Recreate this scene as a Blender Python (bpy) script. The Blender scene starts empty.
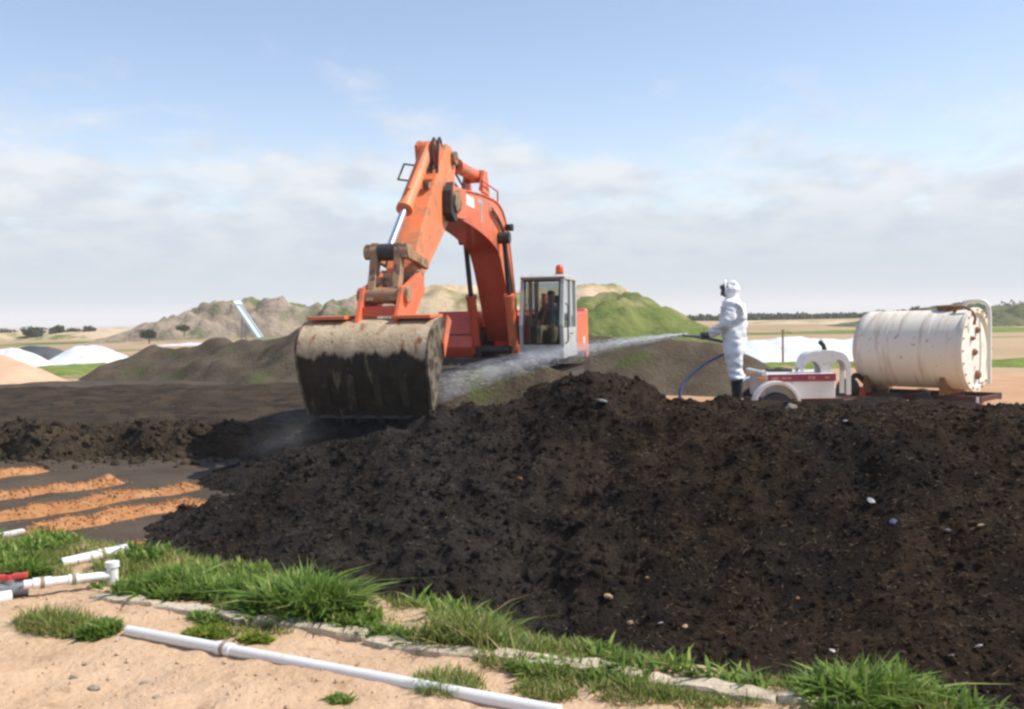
import bpy, bmesh, math, random
import numpy as np
from mathutils import Vector, Matrix, Euler

R = math.radians
random.seed(7)
rng = np.random.default_rng(11)
S = bpy.context.scene
COL = S.collection

# ------------------------------------------------------------------ camera
CAM_Z = 1.6
cam = bpy.data.objects.new('camera', bpy.data.cameras.new('camera'))
COL.objects.link(cam)
CAMROT = Euler((R(90 - 2.205), 0, 0)).to_matrix() @ Matrix.Rotation(R(-1.0), 3, 'Z')
cam.matrix_world = Matrix.Translation((0, 0, CAM_Z)) @ CAMROT.to_4x4()
cam.data.sensor_width = 36
cam.data.lens = 35.156
cam.data.clip_start = 0.1
cam.data.clip_end = 9000
S.camera = cam

# ------------------------------------------------------------------ sky and sun
SUN_EL, SUN_AZ = R(51), R(94)        # azimuth measured clockwise from +Y (view direction)
w = bpy.data.worlds.new('World')
S.world = w
w.use_nodes = True
nt = w.node_tree
N, L = nt.nodes, nt.links
for n in list(N):
    N.remove(n)
out = N.new('ShaderNodeOutputWorld')
bg = N.new('ShaderNodeBackground')
bg.inputs['Strength'].default_value = 0.13
sky = N.new('ShaderNodeTexSky')
sky.sky_type = 'NISHITA'
sky.sun_disc = False
sky.sun_elevation = SUN_EL
sky.sun_rotation = SUN_AZ
sky.altitude = 30
sky.air_density = 1.0
sky.dust_density = 0.35
sky.ozone_density = 2.2
tc = N.new('ShaderNodeTexCoord')
sep = N.new('ShaderNodeSeparateXYZ')
L.new(tc.outputs['Generated'], sep.inputs[0])
# flat cloud layer: project the direction on a high plane so that clouds bunch towards the horizon
zz = N.new('ShaderNodeMath'); zz.operation = 'MAXIMUM'; zz.inputs[1].default_value = 0.0
L.new(sep.outputs['Z'], zz.inputs[0])
za = N.new('ShaderNodeMath'); za.operation = 'ADD'; za.inputs[1].default_value = 0.26
L.new(zz.outputs[0], za.inputs[0])
dv = N.new('ShaderNodeVectorMath'); dv.operation = 'DIVIDE'
cmb = N.new('ShaderNodeCombineXYZ')
for i in range(3):
    L.new(za.outputs[0], cmb.inputs[i])
L.new(tc.outputs['Generated'], dv.inputs[0]); L.new(cmb.outputs[0], dv.inputs[1])
mp = N.new('ShaderNodeMapping')
mp.inputs['Location'].default_value = (3.1, 1.7, 0.4)
mp.inputs['Scale'].default_value = (1.25, 1.0, 1.6)
L.new(dv.outputs[0], mp.inputs[0])
cn = N.new('ShaderNodeTexNoise'); cn.inputs['Scale'].default_value = 2.7
cn.inputs['Detail'].default_value = 10; cn.inputs['Roughness'].default_value = 0.6
cn.inputs['Distortion'].default_value = 0.25
L.new(mp.outputs[0], cn.inputs['Vector'])
# coverage grows towards the horizon
cov = N.new('ShaderNodeMapRange')
cov.inputs['From Min'].default_value = 0.02; cov.inputs['From Max'].default_value = 0.28
cov.inputs['To Min'].default_value = 0.42; cov.inputs['To Max'].default_value = -0.26
L.new(sep.outputs['Z'], cov.inputs['Value'])
sm = N.new('ShaderNodeMath'); sm.operation = 'ADD'
L.new(cn.outputs['Fac'], sm.inputs[0]); L.new(cov.outputs[0], sm.inputs[1])
cr = N.new('ShaderNodeMapRange'); cr.interpolation_type = 'SMOOTHSTEP'
cr.inputs['From Min'].default_value = 0.42; cr.inputs['From Max'].default_value = 0.72
cr.inputs['To Min'].default_value = 0.0; cr.inputs['To Max'].default_value = 0.92
L.new(sm.outputs[0], cr.inputs['Value'])
mx = N.new('ShaderNodeMix'); mx.data_type = 'RGBA'
L.new(cr.outputs[0], mx.inputs['Factor'])
tint = N.new('ShaderNodeMix'); tint.data_type = 'RGBA'; tint.blend_type = 'MULTIPLY'; tint.inputs['Factor'].default_value = 1.0
tint.inputs['B'].default_value = (1.30, 1.14, 1.07, 1)
L.new(sky.outputs[0], tint.inputs['A']); L.new(tint.outputs['Result'], mx.inputs['A'])
# lighter tops and greyer bases inside the cloud layer
cn2 = N.new('ShaderNodeTexNoise'); cn2.inputs['Scale'].default_value = 5.5; cn2.inputs['Detail'].default_value = 6
L.new(mp.outputs[0], cn2.inputs['Vector'])
cb = N.new('ShaderNodeMix'); cb.data_type = 'RGBA'
cb.inputs['A'].default_value = (3.8, 4.2, 4.7, 1); cb.inputs['B'].default_value = (5.1, 5.2, 5.35, 1)
cm = N.new('ShaderNodeMapRange'); cm.inputs['From Min'].default_value = 0.36; cm.inputs['From Max'].default_value = 0.62
L.new(cn2.outputs['Fac'], cm.inputs['Value']); L.new(cm.outputs[0], cb.inputs['Factor']); lowc = N.new('ShaderNodeMix'); lowc.data_type = 'RGBA'; lowc.inputs['A'].default_value = (2.85, 3.45, 4.1, 1)      # greyer, bluer far cloud near the horizon
lr = N.new('ShaderNodeMapRange'); lr.interpolation_type = 'SMOOTHSTEP'; lr.inputs['From Min'].default_value = 0.0; lr.inputs['From Max'].default_value = 0.15
L.new(sep.outputs['Z'], lr.inputs['Value']); L.new(lr.outputs[0], lowc.inputs['Factor']); L.new(cb.outputs['Result'], lowc.inputs['B']); L.new(lowc.outputs['Result'], mx.inputs['B'])
L.new(mx.outputs['Result'], bg.inputs['Color'])
L.new(bg.outputs[0], out.inputs['Surface'])

sl = bpy.data.lights.new('sun', 'SUN')
sl.energy = 4.3
sl.angle = R(0.55)
sl.color = (1.0, 0.94, 0.84)
sun = bpy.data.objects.new('sun', sl)
COL.objects.link(sun)
sd = Vector((math.sin(SUN_AZ) * math.cos(SUN_EL), math.cos(SUN_AZ) * math.cos(SUN_EL), math.sin(SUN_EL)))
sun.rotation_euler = sd.to_track_quat('Z', 'Y').to_euler()
sun.location = (20, -10, 30)

S.view_settings.view_transform = 'Standard'
S.view_settings.look = 'None'
S.view_settings.exposure = 0.40
S.view_settings.gamma = 1.0
S.view_settings.use_curve_mapping = False
S.cycles.use_denoising = True
S.cycles.volume_bounces = 1
S.cycles.max_bounces = 8
S.cycles.pixel_filter_type = 'BLACKMAN_HARRIS'
S.cycles.filter_width = 2.7


def P(u, v, D):
    """world point seen at pixel u, v that lies D metres ahead"""
    d = CAMROT @ Vector(((u - 512) / 1000, -(v - 354.5) / 1000, -1))
    d *= D / d.y
    return Vector((d.x, d.y, CAM_Z + d.z))


def PZ(u, v, z):
    d = CAMROT @ Vector(((u - 512) / 1000, -(v - 354.5) / 1000, -1))
    d *= (z - CAM_Z) / d.z
    return Vector((d.x, d.y, z))


# ------------------------------------------------------------------ noise
def _hash(ix, iy, seed):
    h = (ix.astype(np.int64) * 374761393 + iy.astype(np.int64) * 668265263 + seed * 974634777) & 0x7fffffff
    h = ((h ^ (h >> 13)) * 1274126177) & 0x7fffffff
    h = h ^ (h >> 16)
    return (h & 0xffff) / 65535.0


def vnoise(x, y, seed=0):
    x = np.asarray(x, float); y = np.asarray(y, float)
    ix = np.floor(x); iy = np.floor(y)
    fx = x - ix; fy = y - iy
    fx = fx * fx * fx * (fx * (fx * 6 - 15) + 10); fy = fy * fy * fy * (fy * (fy * 6 - 15) + 10)
    a = _hash(ix, iy, seed); b = _hash(ix + 1, iy, seed)
    c = _hash(ix, iy + 1, seed); d = _hash(ix + 1, iy + 1, seed)
    return (a * (1 - fx) + b * fx) * (1 - fy) + (c * (1 - fx) + d * fx) * fy - 0.5


def fbm(x, y, octv=4, seed=0, gain=0.5):
    t = 0; a = 1.0
    for o in range(octv):
        c, s = math.cos(o * 1.3), math.sin(o * 1.3)
        t = t + a * vnoise((x * c - y * s) * 2 ** o + 17.3 * o, (x * s + y * c) * 2 ** o - 9.1 * o, seed + o)
        a *= gain
    return t


def sstep(a, b, x):
    t = np.clip((np.asarray(x, float) - a) / (b - a), 0, 1)
    return t * t * (3 - 2 * t)


# ------------------------------------------------------------------ materials
MATS = {}


def mat(name, c1, c2=None, scale=8.0, rough=0.7, bump=0.0, bscale=None, metal=0.0, c3=None, c3t=0.6,
        c3s=None, spec=0.5, detail=6, bdist=0.02, stretch=(1, 1, 1), coat=0.0, c3soft=0.06, coords='Object'):
    """colour noise between c1 and c2, patches of c3 above a threshold, noise bump"""
    m = bpy.data.materials.new(name); m.use_nodes = True
    t = m.node_tree; n = t.nodes; l = t.links
    b = n['Principled BSDF']
    b.inputs['Roughness'].default_value = rough
    b.inputs['Metallic'].default_value = metal
    b.inputs['Specular IOR Level'].default_value = spec
    b.inputs['Coat Weight'].default_value = coat
    co = n.new('ShaderNodeTexCoord'); mpn = n.new('ShaderNodeMapping')
    mpn.inputs['Scale'].default_value = stretch
    l.new(co.outputs[coords], mpn.inputs[0])

    def noise(sc, dt=detail, off=0.0):
        x = n.new('ShaderNodeTexNoise'); x.inputs['Scale'].default_value = sc
        x.inputs['Detail'].default_value = dt; x.inputs['Roughness'].default_value = 0.6
        if off:
            ad = n.new('ShaderNodeVectorMath'); ad.operation = 'ADD'
            ad.inputs[1].default_value = (off, off * 1.7, off * 0.6)
            l.new(mpn.outputs[0], ad.inputs[0]); l.new(ad.outputs[0], x.inputs['Vector'])
        else:
            l.new(mpn.outputs[0], x.inputs['Vector'])
        return x
    colr = None
    if c2 is not None:
        x = noise(scale)
        rp = n.new('ShaderNodeMapRange'); rp.inputs['From Min'].default_value = 0.33; rp.inputs['From Max'].default_value = 0.67
        l.new(x.outputs['Fac'], rp.inputs['Value'])
        mxn = n.new('ShaderNodeMix'); mxn.data_type = 'RGBA'
        l.new(rp.outputs[0], mxn.inputs['Factor'])
        mxn.inputs['A'].default_value = (*c1, 1); mxn.inputs['B'].default_value = (*c2, 1)
        colr = mxn.outputs['Result']
        if c3 is not None:
            y = noise(c3s or scale * 2, 5, 5.3)
            rq = n.new('ShaderNodeMapRange')
            rq.inputs['From Min'].default_value = c3t - c3soft; rq.inputs['From Max'].default_value = c3t + c3soft
            l.new(y.outputs['Fac'], rq.inputs['Value'])
            m2 = n.new('ShaderNodeMix'); m2.data_type = 'RGBA'
            l.new(rq.outputs[0], m2.inputs['Factor']); l.new(colr, m2.inputs['A'])
            m2.inputs['B'].default_value = (*c3, 1)
            colr = m2.outputs['Result']
        l.new(colr, b.inputs['Base Color'])
    else:
        b.inputs['Base Color'].default_value = (*c1, 1)
    if bump:
        z = noise(bscale or scale * 4, 6, 2.1)
        bn = n.new('ShaderNodeBump'); bn.inputs['Strength'].default_value = bump; bn.inputs['Distance'].default_value = bdist
        l.new(z.outputs['Fac'], bn.inputs['Height']); l.new(bn.outputs[0], b.inputs['Normal'])
    MATS[name] = m
    return m


mat('compost_brown', (0.0155, 0.0105, 0.007), (0.043, 0.028, 0.017), 1.3, 0.95, 1.0, 45, c3=(0.11, 0.075, 0.045), c3t=0.68, c3s=38, spec=0.15, bdist=0.03)
mat('compost_wet', (0.017, 0.0135, 0.0105), (0.038, 0.031, 0.0245), 1.5, 0.92, 1.0, 45, c3=(0.085, 0.07, 0.054), c3t=0.69, c3s=40, spec=0.2, bdist=0.03)
mat('compost_clod', (0.017, 0.0115, 0.008), (0.055, 0.036, 0.022), 4, 0.95, 0.6, 90, spec=0.15)
mat('compost_clod_wet', (0.016, 0.013, 0.010), (0.045, 0.036, 0.028), 4, 0.9, 0.6, 90, spec=0.2)
mat('compost_old', (0.065, 0.050, 0.034), (0.125, 0.098, 0.068), 1.1, 0.95, 0.8, 9, c3=(0.075, 0.09, 0.03), c3t=0.61, c3s=0.7, spec=0.1, bdist=0.1, c3soft=0.05)
mat('pad', (0.065, 0.050, 0.037), (0.105, 0.083, 0.06), 0.6, 0.95, 0.7, 9, c3=(0.066, 0.052, 0.04), c3t=0.57, c3s=1.3, spec=0.12, bdist=0.05)
mat('sand', (0.49, 0.325, 0.20), (0.60, 0.42, 0.275), 1.6, 0.95, 0.8, 22, c3=(0.40, 0.255, 0.155), c3t=0.63, c3s=7, spec=0.15, bdist=0.03)
mat('field', (0.46, 0.33, 0.20), (0.36, 0.25, 0.15), 0.05, 0.95, 0.3, 1.0, c3=(0.10, 0.145, 0.035), c3t=0.56, c3s=0.045, spec=0.1, stretch=(0.35, 1, 1), bdist=0.1)
mat('turf', (0.11, 0.17, 0.03), (0.21, 0.25, 0.06), 0.9, 0.95, 0.8, 6, c3=(0.34, 0.27, 0.12), c3t=0.63, c3s=1.5, spec=0.1, bdist=0.08)
mat('orange_ground', (0.40, 0.225, 0.12), (0.52, 0.33, 0.2), 0.35, 0.95, 0.5, 5, spec=0.1, bdist=0.05)
mat('pale_soil', (0.20, 0.16, 0.115), (0.32, 0.25, 0.18), 1.2, 0.95, 0.6, 9, c3=(0.08, 0.065, 0.05), c3t=0.55, c3s=1.6, spec=0.1, bdist=0.05)
mat('sand_heap', (0.50, 0.31, 0.20), (0.60, 0.40, 0.27), 0.8, 0.95, 0.5, 5, spec=0.1, bdist=0.05)
mat('hill_green', (0.10, 0.14, 0.032), (0.18, 0.20, 0.06), 0.35, 0.95, 0.9, 1.2, c3=(0.40, 0.30, 0.19), c3t=0.60, c3s=0.09, spec=0.1, bdist=0.4)
mat('hill_scrub', (0.10, 0.115, 0.055), (0.17, 0.165, 0.09), 0.2, 0.95, 0.9, 1.0, c3=(0.055, 0.07, 0.035), c3t=0.54, c3s=0.3, spec=0.1, bdist=0.6)
mat('hill_sand', (0.50, 0.37, 0.235), (0.60, 0.47, 0.32), 0.15, 0.95, 0.7, 0.9, c3=(0.15, 0.17, 0.05), c3t=0.57, c3s=0.14, spec=0.1, bdist=0.4)
mat('hill_rubble', (0.24, 0.19, 0.14), (0.36, 0.29, 0.22), 0.25, 0.95, 1.0, 0.8, c3=(0.13, 0.16, 0.05), c3t=0.585, c3s=0.12, spec=0.1, bdist=0.6)
mat('wood_chip', (0.32, 0.14, 0.055), (0.48, 0.25, 0.115), 3.5, 0.9, 0.7, 50, c3=(0.25, 0.105, 0.04), c3t=0.6, c3s=16, spec=0.15)
mat('pvc', (0.80, 0.80, 0.78), (0.72, 0.70, 0.66), 4, 0.35, 0.08, 30, c3=(0.5, 0.42, 0.33), c3t=0.68, c3s=9)
mat('concrete', (0.60, 0.51, 0.39), (0.48, 0.39, 0.28), 7, 0.9, 0.7, 60, c3=(0.28, 0.25, 0.18), c3t=0.62, c3s=12, spec=0.2)
mat('red_plastic', (0.55, 0.05, 0.04), (0.45, 0.04, 0.03), 10, 0.45)
mat('grey_metal', (0.22, 0.23, 0.24), (0.30, 0.31, 0.32), 12, 0.5, 0.1, 40, metal=0.4)
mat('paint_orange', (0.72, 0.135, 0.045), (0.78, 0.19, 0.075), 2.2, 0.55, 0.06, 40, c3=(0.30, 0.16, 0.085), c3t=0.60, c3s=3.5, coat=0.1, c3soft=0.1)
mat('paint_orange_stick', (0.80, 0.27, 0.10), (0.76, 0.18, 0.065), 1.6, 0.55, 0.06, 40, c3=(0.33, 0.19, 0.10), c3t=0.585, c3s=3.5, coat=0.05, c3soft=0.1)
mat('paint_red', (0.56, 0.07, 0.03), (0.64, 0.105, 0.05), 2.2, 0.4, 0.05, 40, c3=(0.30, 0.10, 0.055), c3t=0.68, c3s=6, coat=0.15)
mat('dirty_steel', (0.24, 0.165, 0.105), (0.36, 0.25, 0.15), 6, 0.85, 0.6, 40, c3=(0.09, 0.065, 0.05), c3t=0.55, c3s=9, spec=0.25)
mat('dirty_link', (0.42, 0.19, 0.095), (0.36, 0.25, 0.155), 5, 0.75, 0.5, 40, c3=(0.12, 0.08, 0.06), c3t=0.58, c3s=9, spec=0.3)
mat('bucket_mud', (0.50, 0.40, 0.27), (0.40, 0.30, 0.19), 3.2, 0.9, 0.6, 30, c3=(0.30, 0.17, 0.09), c3t=0.585, c3s=5, spec=0.2, bdist=0.02)
mat('bucket_dark', (0.035, 0.029, 0.022), (0.075, 0.06, 0.042), 3.0, 0.85, 0.6, 30, c3=(0.16, 0.125, 0.08), c3t=0.63, c3s=4.5, spec=0.25, bdist=0.02)  # near black tone, like the lower bucket shell
mat('ridge_brown', (0.036, 0.026, 0.017), (0.078, 0.057, 0.037), 1.6, 0.95, 0.9, 14, c3=(0.03, 0.025, 0.02), c3t=0.57, c3s=2.5, spec=0.1, bdist=0.08)
mat('bucket_side', (0.26, 0.21, 0.15), (0.15, 0.12, 0.085), 2.2, 0.85, 0.5, 30, c3=(0.05, 0.04, 0.03), c3t=0.50, c3s=4, spec=0.25)
mat('black_steel', (0.025, 0.024, 0.023), (0.05, 0.046, 0.042), 6, 0.6, 0.2, 40)
mat('track_steel', (0.04, 0.035, 0.03), (0.10, 0.08, 0.06), 5, 0.8, 0.4, 30)
mat('chrome', (0.55, 0.60, 0.72), (0.45, 0.5, 0.62), 6, 0.3, metal=0.75)
mat('rod_dark', (0.06, 0.065, 0.075), (0.10, 0.105, 0.11), 8, 0.35, metal=0.7)
mat('rubber', (0.018, 0.018, 0.018), (0.03, 0.03, 0.03), 10, 0.6, 0.15, 40)
mat('cab_grey', (0.40, 0.41, 0.38), (0.52, 0.53, 0.50), 2.5, 0.5, 0.05, 30, c3=(0.30, 0.27, 0.22), c3t=0.64, c3s=6)
mat('cab_inside', (0.03, 0.03, 0.032), (0.05, 0.05, 0.05), 6, 0.8)
mat('white_mark', (0.78, 0.76, 0.74), (0.65, 0.62, 0.6), 14, 0.5)
mat('grey_mark', (0.45, 0.42, 0.42), (0.35, 0.33, 0.33), 14, 0.5)
mat('beacon', (0.62, 0.10, 0.03), None, rough=0.25)
mat('suit', (0.88, 0.88, 0.87), (0.83, 0.83, 0.82), 5, 0.75, 0.45, 12, c3=(0.60, 0.54, 0.46), c3t=0.70, c3s=4, spec=0.25, bdist=0.02)
mat('boot', (0.015, 0.015, 0.016), (0.025, 0.025, 0.026), 9, 0.4)
mat('glove', (0.07, 0.05, 0.045), (0.11, 0.08, 0.07), 20, 0.6)
mat('respirator', (0.05, 0.05, 0.055), (0.09, 0.085, 0.085), 20, 0.5)
mat('skin', (0.33, 0.19, 0.14), (0.28, 0.15, 0.11), 20, 0.55)
mat('navy_shirt', (0.03, 0.04, 0.07), (0.05, 0.06, 0.09), 15, 0.85)
mat('khaki', (0.34, 0.29, 0.19), (0.27, 0.23, 0.15), 15, 0.9)
mat('hose', (0.11, 0.14, 0.21), (0.16, 0.19, 0.27), 12, 0.5)
mat('truck_white', (0.74, 0.74, 0.72), (0.68, 0.67, 0.64), 2, 0.35, c3=(0.52, 0.45, 0.37), c3t=0.64, c3s=3.5, coat=0.2)
mat('red_band', (0.30, 0.03, 0.035), (0.24, 0.03, 0.06), 3, 0.5)
mat('pale_letter', (0.60, 0.30, 0.28), (0.30, 0.05, 0.05), 16, 0.5)
mat('chassis_red', (0.13, 0.018, 0.018), (0.08, 0.022, 0.018), 5, 0.8, c3=(0.05, 0.034, 0.026), c3t=0.47, c3s=6)
mat('amber', (0.75, 0.22, 0.03), None, rough=0.3)
mat('tarp_white', (0.74, 0.76, 0.79), (0.60, 0.62, 0.65), 0.8, 0.5, 0.5, 1.6, c3=(0.45, 0.46, 0.48), c3t=0.64, c3s=1.2, bdist=0.15)
mat('tarp_dark', (0.05, 0.05, 0.055), (0.09, 0.09, 0.095), 1, 0.6, 0.4, 2, bdist=0.1)
mat('conveyor_blue', (0.50, 0.62, 0.63), (0.58, 0.68, 0.69), 1, 0.5)
mat('bark', (0.10, 0.075, 0.05), (0.15, 0.11, 0.08), 6, 0.9, 0.5, 30)
mat('leaf_far', (0.035, 0.05, 0.022), (0.06, 0.075, 0.035), 0.7, 0.8)
mat('leaf_mix', (0.045, 0.065, 0.035), (0.08, 0.10, 0.05), 0.02, 0.9)
mat('chip_pale', (0.42, 0.31, 0.18), (0.32, 0.22, 0.12), 30, 0.8)
mat('scrap_white', (0.45, 0.44, 0.42), (0.33, 0.32, 0.30), 30, 0.6)
mat('stone', (0.33, 0.27, 0.20), (0.24, 0.19, 0.14), 20, 0.9, 0.5, 60)


def grass_mat(name, ca, cb, cc):
    m = bpy.data.materials.new(name); m.use_nodes = True
    t = m.node_tree; n = t.nodes; l = t.links
    b = n['Principled BSDF']
    b.inputs['Roughness'].default_value = 0.55
    b.inputs['Specular IOR Level'].default_value = 0.3
    at = n.new('ShaderNodeAttribute'); at.attribute_name = 'tone'
    rp = n.new('ShaderNodeValToRGB')
    e = rp.color_ramp.elements
    e[0].color = (*ca, 1); e[1].color = (*cc, 1)
    k = e.new(0.55); k.color = (*cb, 1)
    l.new(at.outputs['Fac'], rp.inputs[0]); l.new(rp.outputs[0], b.inputs['Base Color'])
    tr = n.new('ShaderNodeBsdfTranslucent'); l.new(rp.outputs[0], tr.inputs['Color'])
    ms = n.new('ShaderNodeMixShader'); ms.inputs[0].default_value = 0.42
    l.new(b.outputs[0], ms.inputs[1]); l.new(tr.outputs[0], ms.inputs[2])
    l.new(ms.outputs[0], n['Material Output'].inputs['Surface'])
    MATS[name] = m


grass_mat('grass', (0.095, 0.145, 0.025), (0.24, 0.29, 0.06), (0.55, 0.47, 0.22))
grass_mat('weed', (0.075, 0.14, 0.022), (0.18, 0.29, 0.045), (0.36, 0.42, 0.11))
grass_mat('weed_yellow', (0.10, 0.17, 0.02), (0.22, 0.28, 0.03), (0.45, 0.45, 0.06))


def glass_mat(name, tint, alpha):
    m = bpy.data.materials.new(name); m.use_nodes = True
    t = m.node_tree; n = t.nodes; l = t.links
    n.remove(n['Principled BSDF'])
    tr = n.new('ShaderNodeBsdfTransparent'); tr.inputs['Color'].default_value = (*tint, 1)
    gl = n.new('ShaderNodeBsdfGlossy'); gl.inputs['Roughness'].default_value = 0.03
    fr = n.new('ShaderNodeFresnel'); fr.inputs['IOR'].default_value = 1.45
    ms = n.new('ShaderNodeMixShader')
    l.new(fr.outputs[0], ms.inputs[0]); l.new(tr.outputs[0], ms.inputs[1]); l.new(gl.outputs[0], ms.inputs[2])
    df = n.new('ShaderNodeBsdfDiffuse'); df.inputs['Color'].default_value = (0.35, 0.32, 0.28, 1)
    m2 = n.new('ShaderNodeMixShader'); m2.inputs[0].default_value = alpha     # dust on the pane
    l.new(ms.outputs[0], m2.inputs[1]); l.new(df.outputs[0], m2.inputs[2])
    l.new(m2.outputs[0], n['Material Output'].inputs['Surface'])
    MATS[name] = m


glass_mat('glass', (0.60, 0.64, 0.61), 0.05)


# rust streaked white tank
def compost_mat():
    # grey black fresh material on the left runs over into the older brown material on the right; damp and dry patches
    m = bpy.data.materials.new('compost'); m.use_nodes = True
    t = m.node_tree; n = t.nodes; l = t.links
    b = n['Principled BSDF']; b.inputs['Roughness'].default_value = 0.95; b.inputs['Specular IOR Level'].default_value = 0.15
    ge = n.new('ShaderNodeNewGeometry')

    def noise(sc, dt=8, off=0.0):
        ad = n.new('ShaderNodeVectorMath'); ad.operation = 'ADD'; ad.inputs[1].default_value = (off, off * 2, off)
        l.new(ge.outputs['Position'], ad.inputs[0])
        x = n.new('ShaderNodeTexNoise'); x.inputs['Scale'].default_value = sc; x.inputs['Detail'].default_value = dt; x.inputs['Roughness'].default_value = 0.65
        l.new(ad.outputs[0], x.inputs['Vector']); return x.outputs['Fac']

    def ramp(v, a, b_):
        r = n.new('ShaderNodeMapRange'); r.inputs['From Min'].default_value = a; r.inputs['From Max'].default_value = b_; l.new(v, r.inputs['Value']); return r.outputs[0]

    def mix(f, a, b_):
        x = n.new('ShaderNodeMix'); x.data_type = 'RGBA'; l.new(f, x.inputs['Factor'])
        for s_, q in (('A', a), ('B', b_)):
            if isinstance(q, tuple): x.inputs[s_].default_value = (*q, 1)
            else: l.new(q, x.inputs[s_])
        return x.outputs['Result']
    fine = ramp(noise(7, 8), 0.36, 0.66)
    grey = mix(fine, (0.0145, 0.0120, 0.0098), (0.046, 0.0385, 0.0315))
    brown = mix(fine, (0.0115, 0.0074, 0.0046), (0.050, 0.030, 0.0160))
    dampf = ramp(noise(0.8, 4, 3.0), 0.48, 0.66)
    sp_ = n.new('ShaderNodeSeparateXYZ'); l.new(ge.outputs['Position'], sp_.inputs[0])
    # position across the toe line: x + 0.35 y
    a1 = n.new('ShaderNodeMath'); a1.operation = 'MULTIPLY_ADD'; a1.inputs[1].default_value = 0.10; l.new(sp_.outputs['Y'], a1.inputs[0]); l.new(sp_.outputs['X'], a1.inputs[2])
    a2 = n.new('ShaderNodeMath'); a2.operation = 'MULTIPLY_ADD'; a2.inputs[1].default_value = 1.8; l.new(noise(0.9, 5, 8.0), a2.inputs[0]); l.new(a1.outputs[0], a2.inputs[2])
    base = mix(ramp(a2.outputs[0], 1.3, 3.2), grey, brown)
    base = mix(dampf, base, mix(fine, (0.0078, 0.0059, 0.0045), (0.023, 0.0162, 0.0112)))
    base = mix(ramp(noise(42, 3, 5.0), 0.665, 0.72), base, (0.115, 0.080, 0.048))
    l.new(base, b.inputs['Base Color'])
    bn = n.new('ShaderNodeBump'); bn.inputs['Strength'].default_value = 1.0; bn.inputs['Distance'].default_value = 0.05
    l.new(noise(26, 8, 1.0), bn.inputs['Height']); l.new(bn.outputs[0], b.inputs['Normal'])
    MATS['compost'] = m


compost_mat()
mat('fibre', (0.16, 0.105, 0.055), (0.28, 0.20, 0.11), 6, 0.9)


def bucket_shell_mat():
    # dried pale mud above, near black towards the lip; ragged line between the two
    m = bpy.data.materials.new('bucket_shell'); m.use_nodes = True
    t = m.node_tree; n = t.nodes; l = t.links
    b = n['Principled BSDF']; b.inputs['Roughness'].default_value = 0.9; b.inputs['Specular IOR Level'].default_value = 0.2
    co = n.new('ShaderNodeTexCoord')

    def noise(sc, dt=6, stretch=(1, 1, 1)):
        mp_ = n.new('ShaderNodeMapping'); mp_.inputs['Scale'].default_value = stretch
        l.new(co.outputs['Object'], mp_.inputs[0])
        x = n.new('ShaderNodeTexNoise'); x.inputs['Scale'].default_value = sc; x.inputs['Detail'].default_value = dt; x.inputs['Roughness'].default_value = 0.62
        l.new(mp_.outputs[0], x.inputs['Vector']); return x.outputs['Fac']

    def ramp(v, a, b_):
        r = n.new('ShaderNodeMapRange'); r.inputs['From Min'].default_value = a; r.inputs['From Max'].default_value = b_; l.new(v, r.inputs['Value']); return r.outputs[0]

    def mix(f, a, b_):
        x = n.new('ShaderNodeMix'); x.data_type = 'RGBA'; l.new(f, x.inputs['Factor'])
        for s_, q in (('A', a), ('B', b_)):
            if isinstance(q, tuple): x.inputs[s_].default_value = (*q, 1)
            else: l.new(q, x.inputs[s_])
        return x.outputs['Result']
    dry = mix(ramp(noise(3.5, 6, (1, 1, 0.35)), 0.35, 0.65), (0.52, 0.42, 0.29), (0.36, 0.27, 0.17))
    dry = mix(ramp(noise(5, 6, (1, 1.3, 0.3)), 0.56, 0.66), dry, (0.27, 0.13, 0.06))
    dry = mix(ramp(noise(9, 4), 0.62, 0.72), dry, (0.12, 0.09, 0.06))
    low_dark = mix(ramp(noise(4), 0.35, 0.65), (0.028, 0.023, 0.017), (0.06, 0.048, 0.033))
    low_dark = mix(ramp(noise(3.2, 6, (1, 2.2, 0.7)), 0.60, 0.68), low_dark, (0.17, 0.135, 0.085))
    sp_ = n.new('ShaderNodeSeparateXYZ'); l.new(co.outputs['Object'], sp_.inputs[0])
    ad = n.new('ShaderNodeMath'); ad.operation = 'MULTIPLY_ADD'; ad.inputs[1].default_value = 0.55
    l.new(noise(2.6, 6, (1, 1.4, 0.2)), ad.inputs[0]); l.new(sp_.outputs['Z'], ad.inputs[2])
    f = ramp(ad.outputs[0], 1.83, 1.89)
    l.new(mix(f, low_dark, dry), b.inputs['Base Color'])
    bn = n.new('ShaderNodeBump'); bn.inputs['Strength'].default_value = 0.7; bn.inputs['Distance'].default_value = 0.03
    l.new(noise(14), bn.inputs['Height']); l.new(bn.outputs[0], b.inputs['Normal'])
    MATS['bucket_shell'] = m


bucket_shell_mat()


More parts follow.
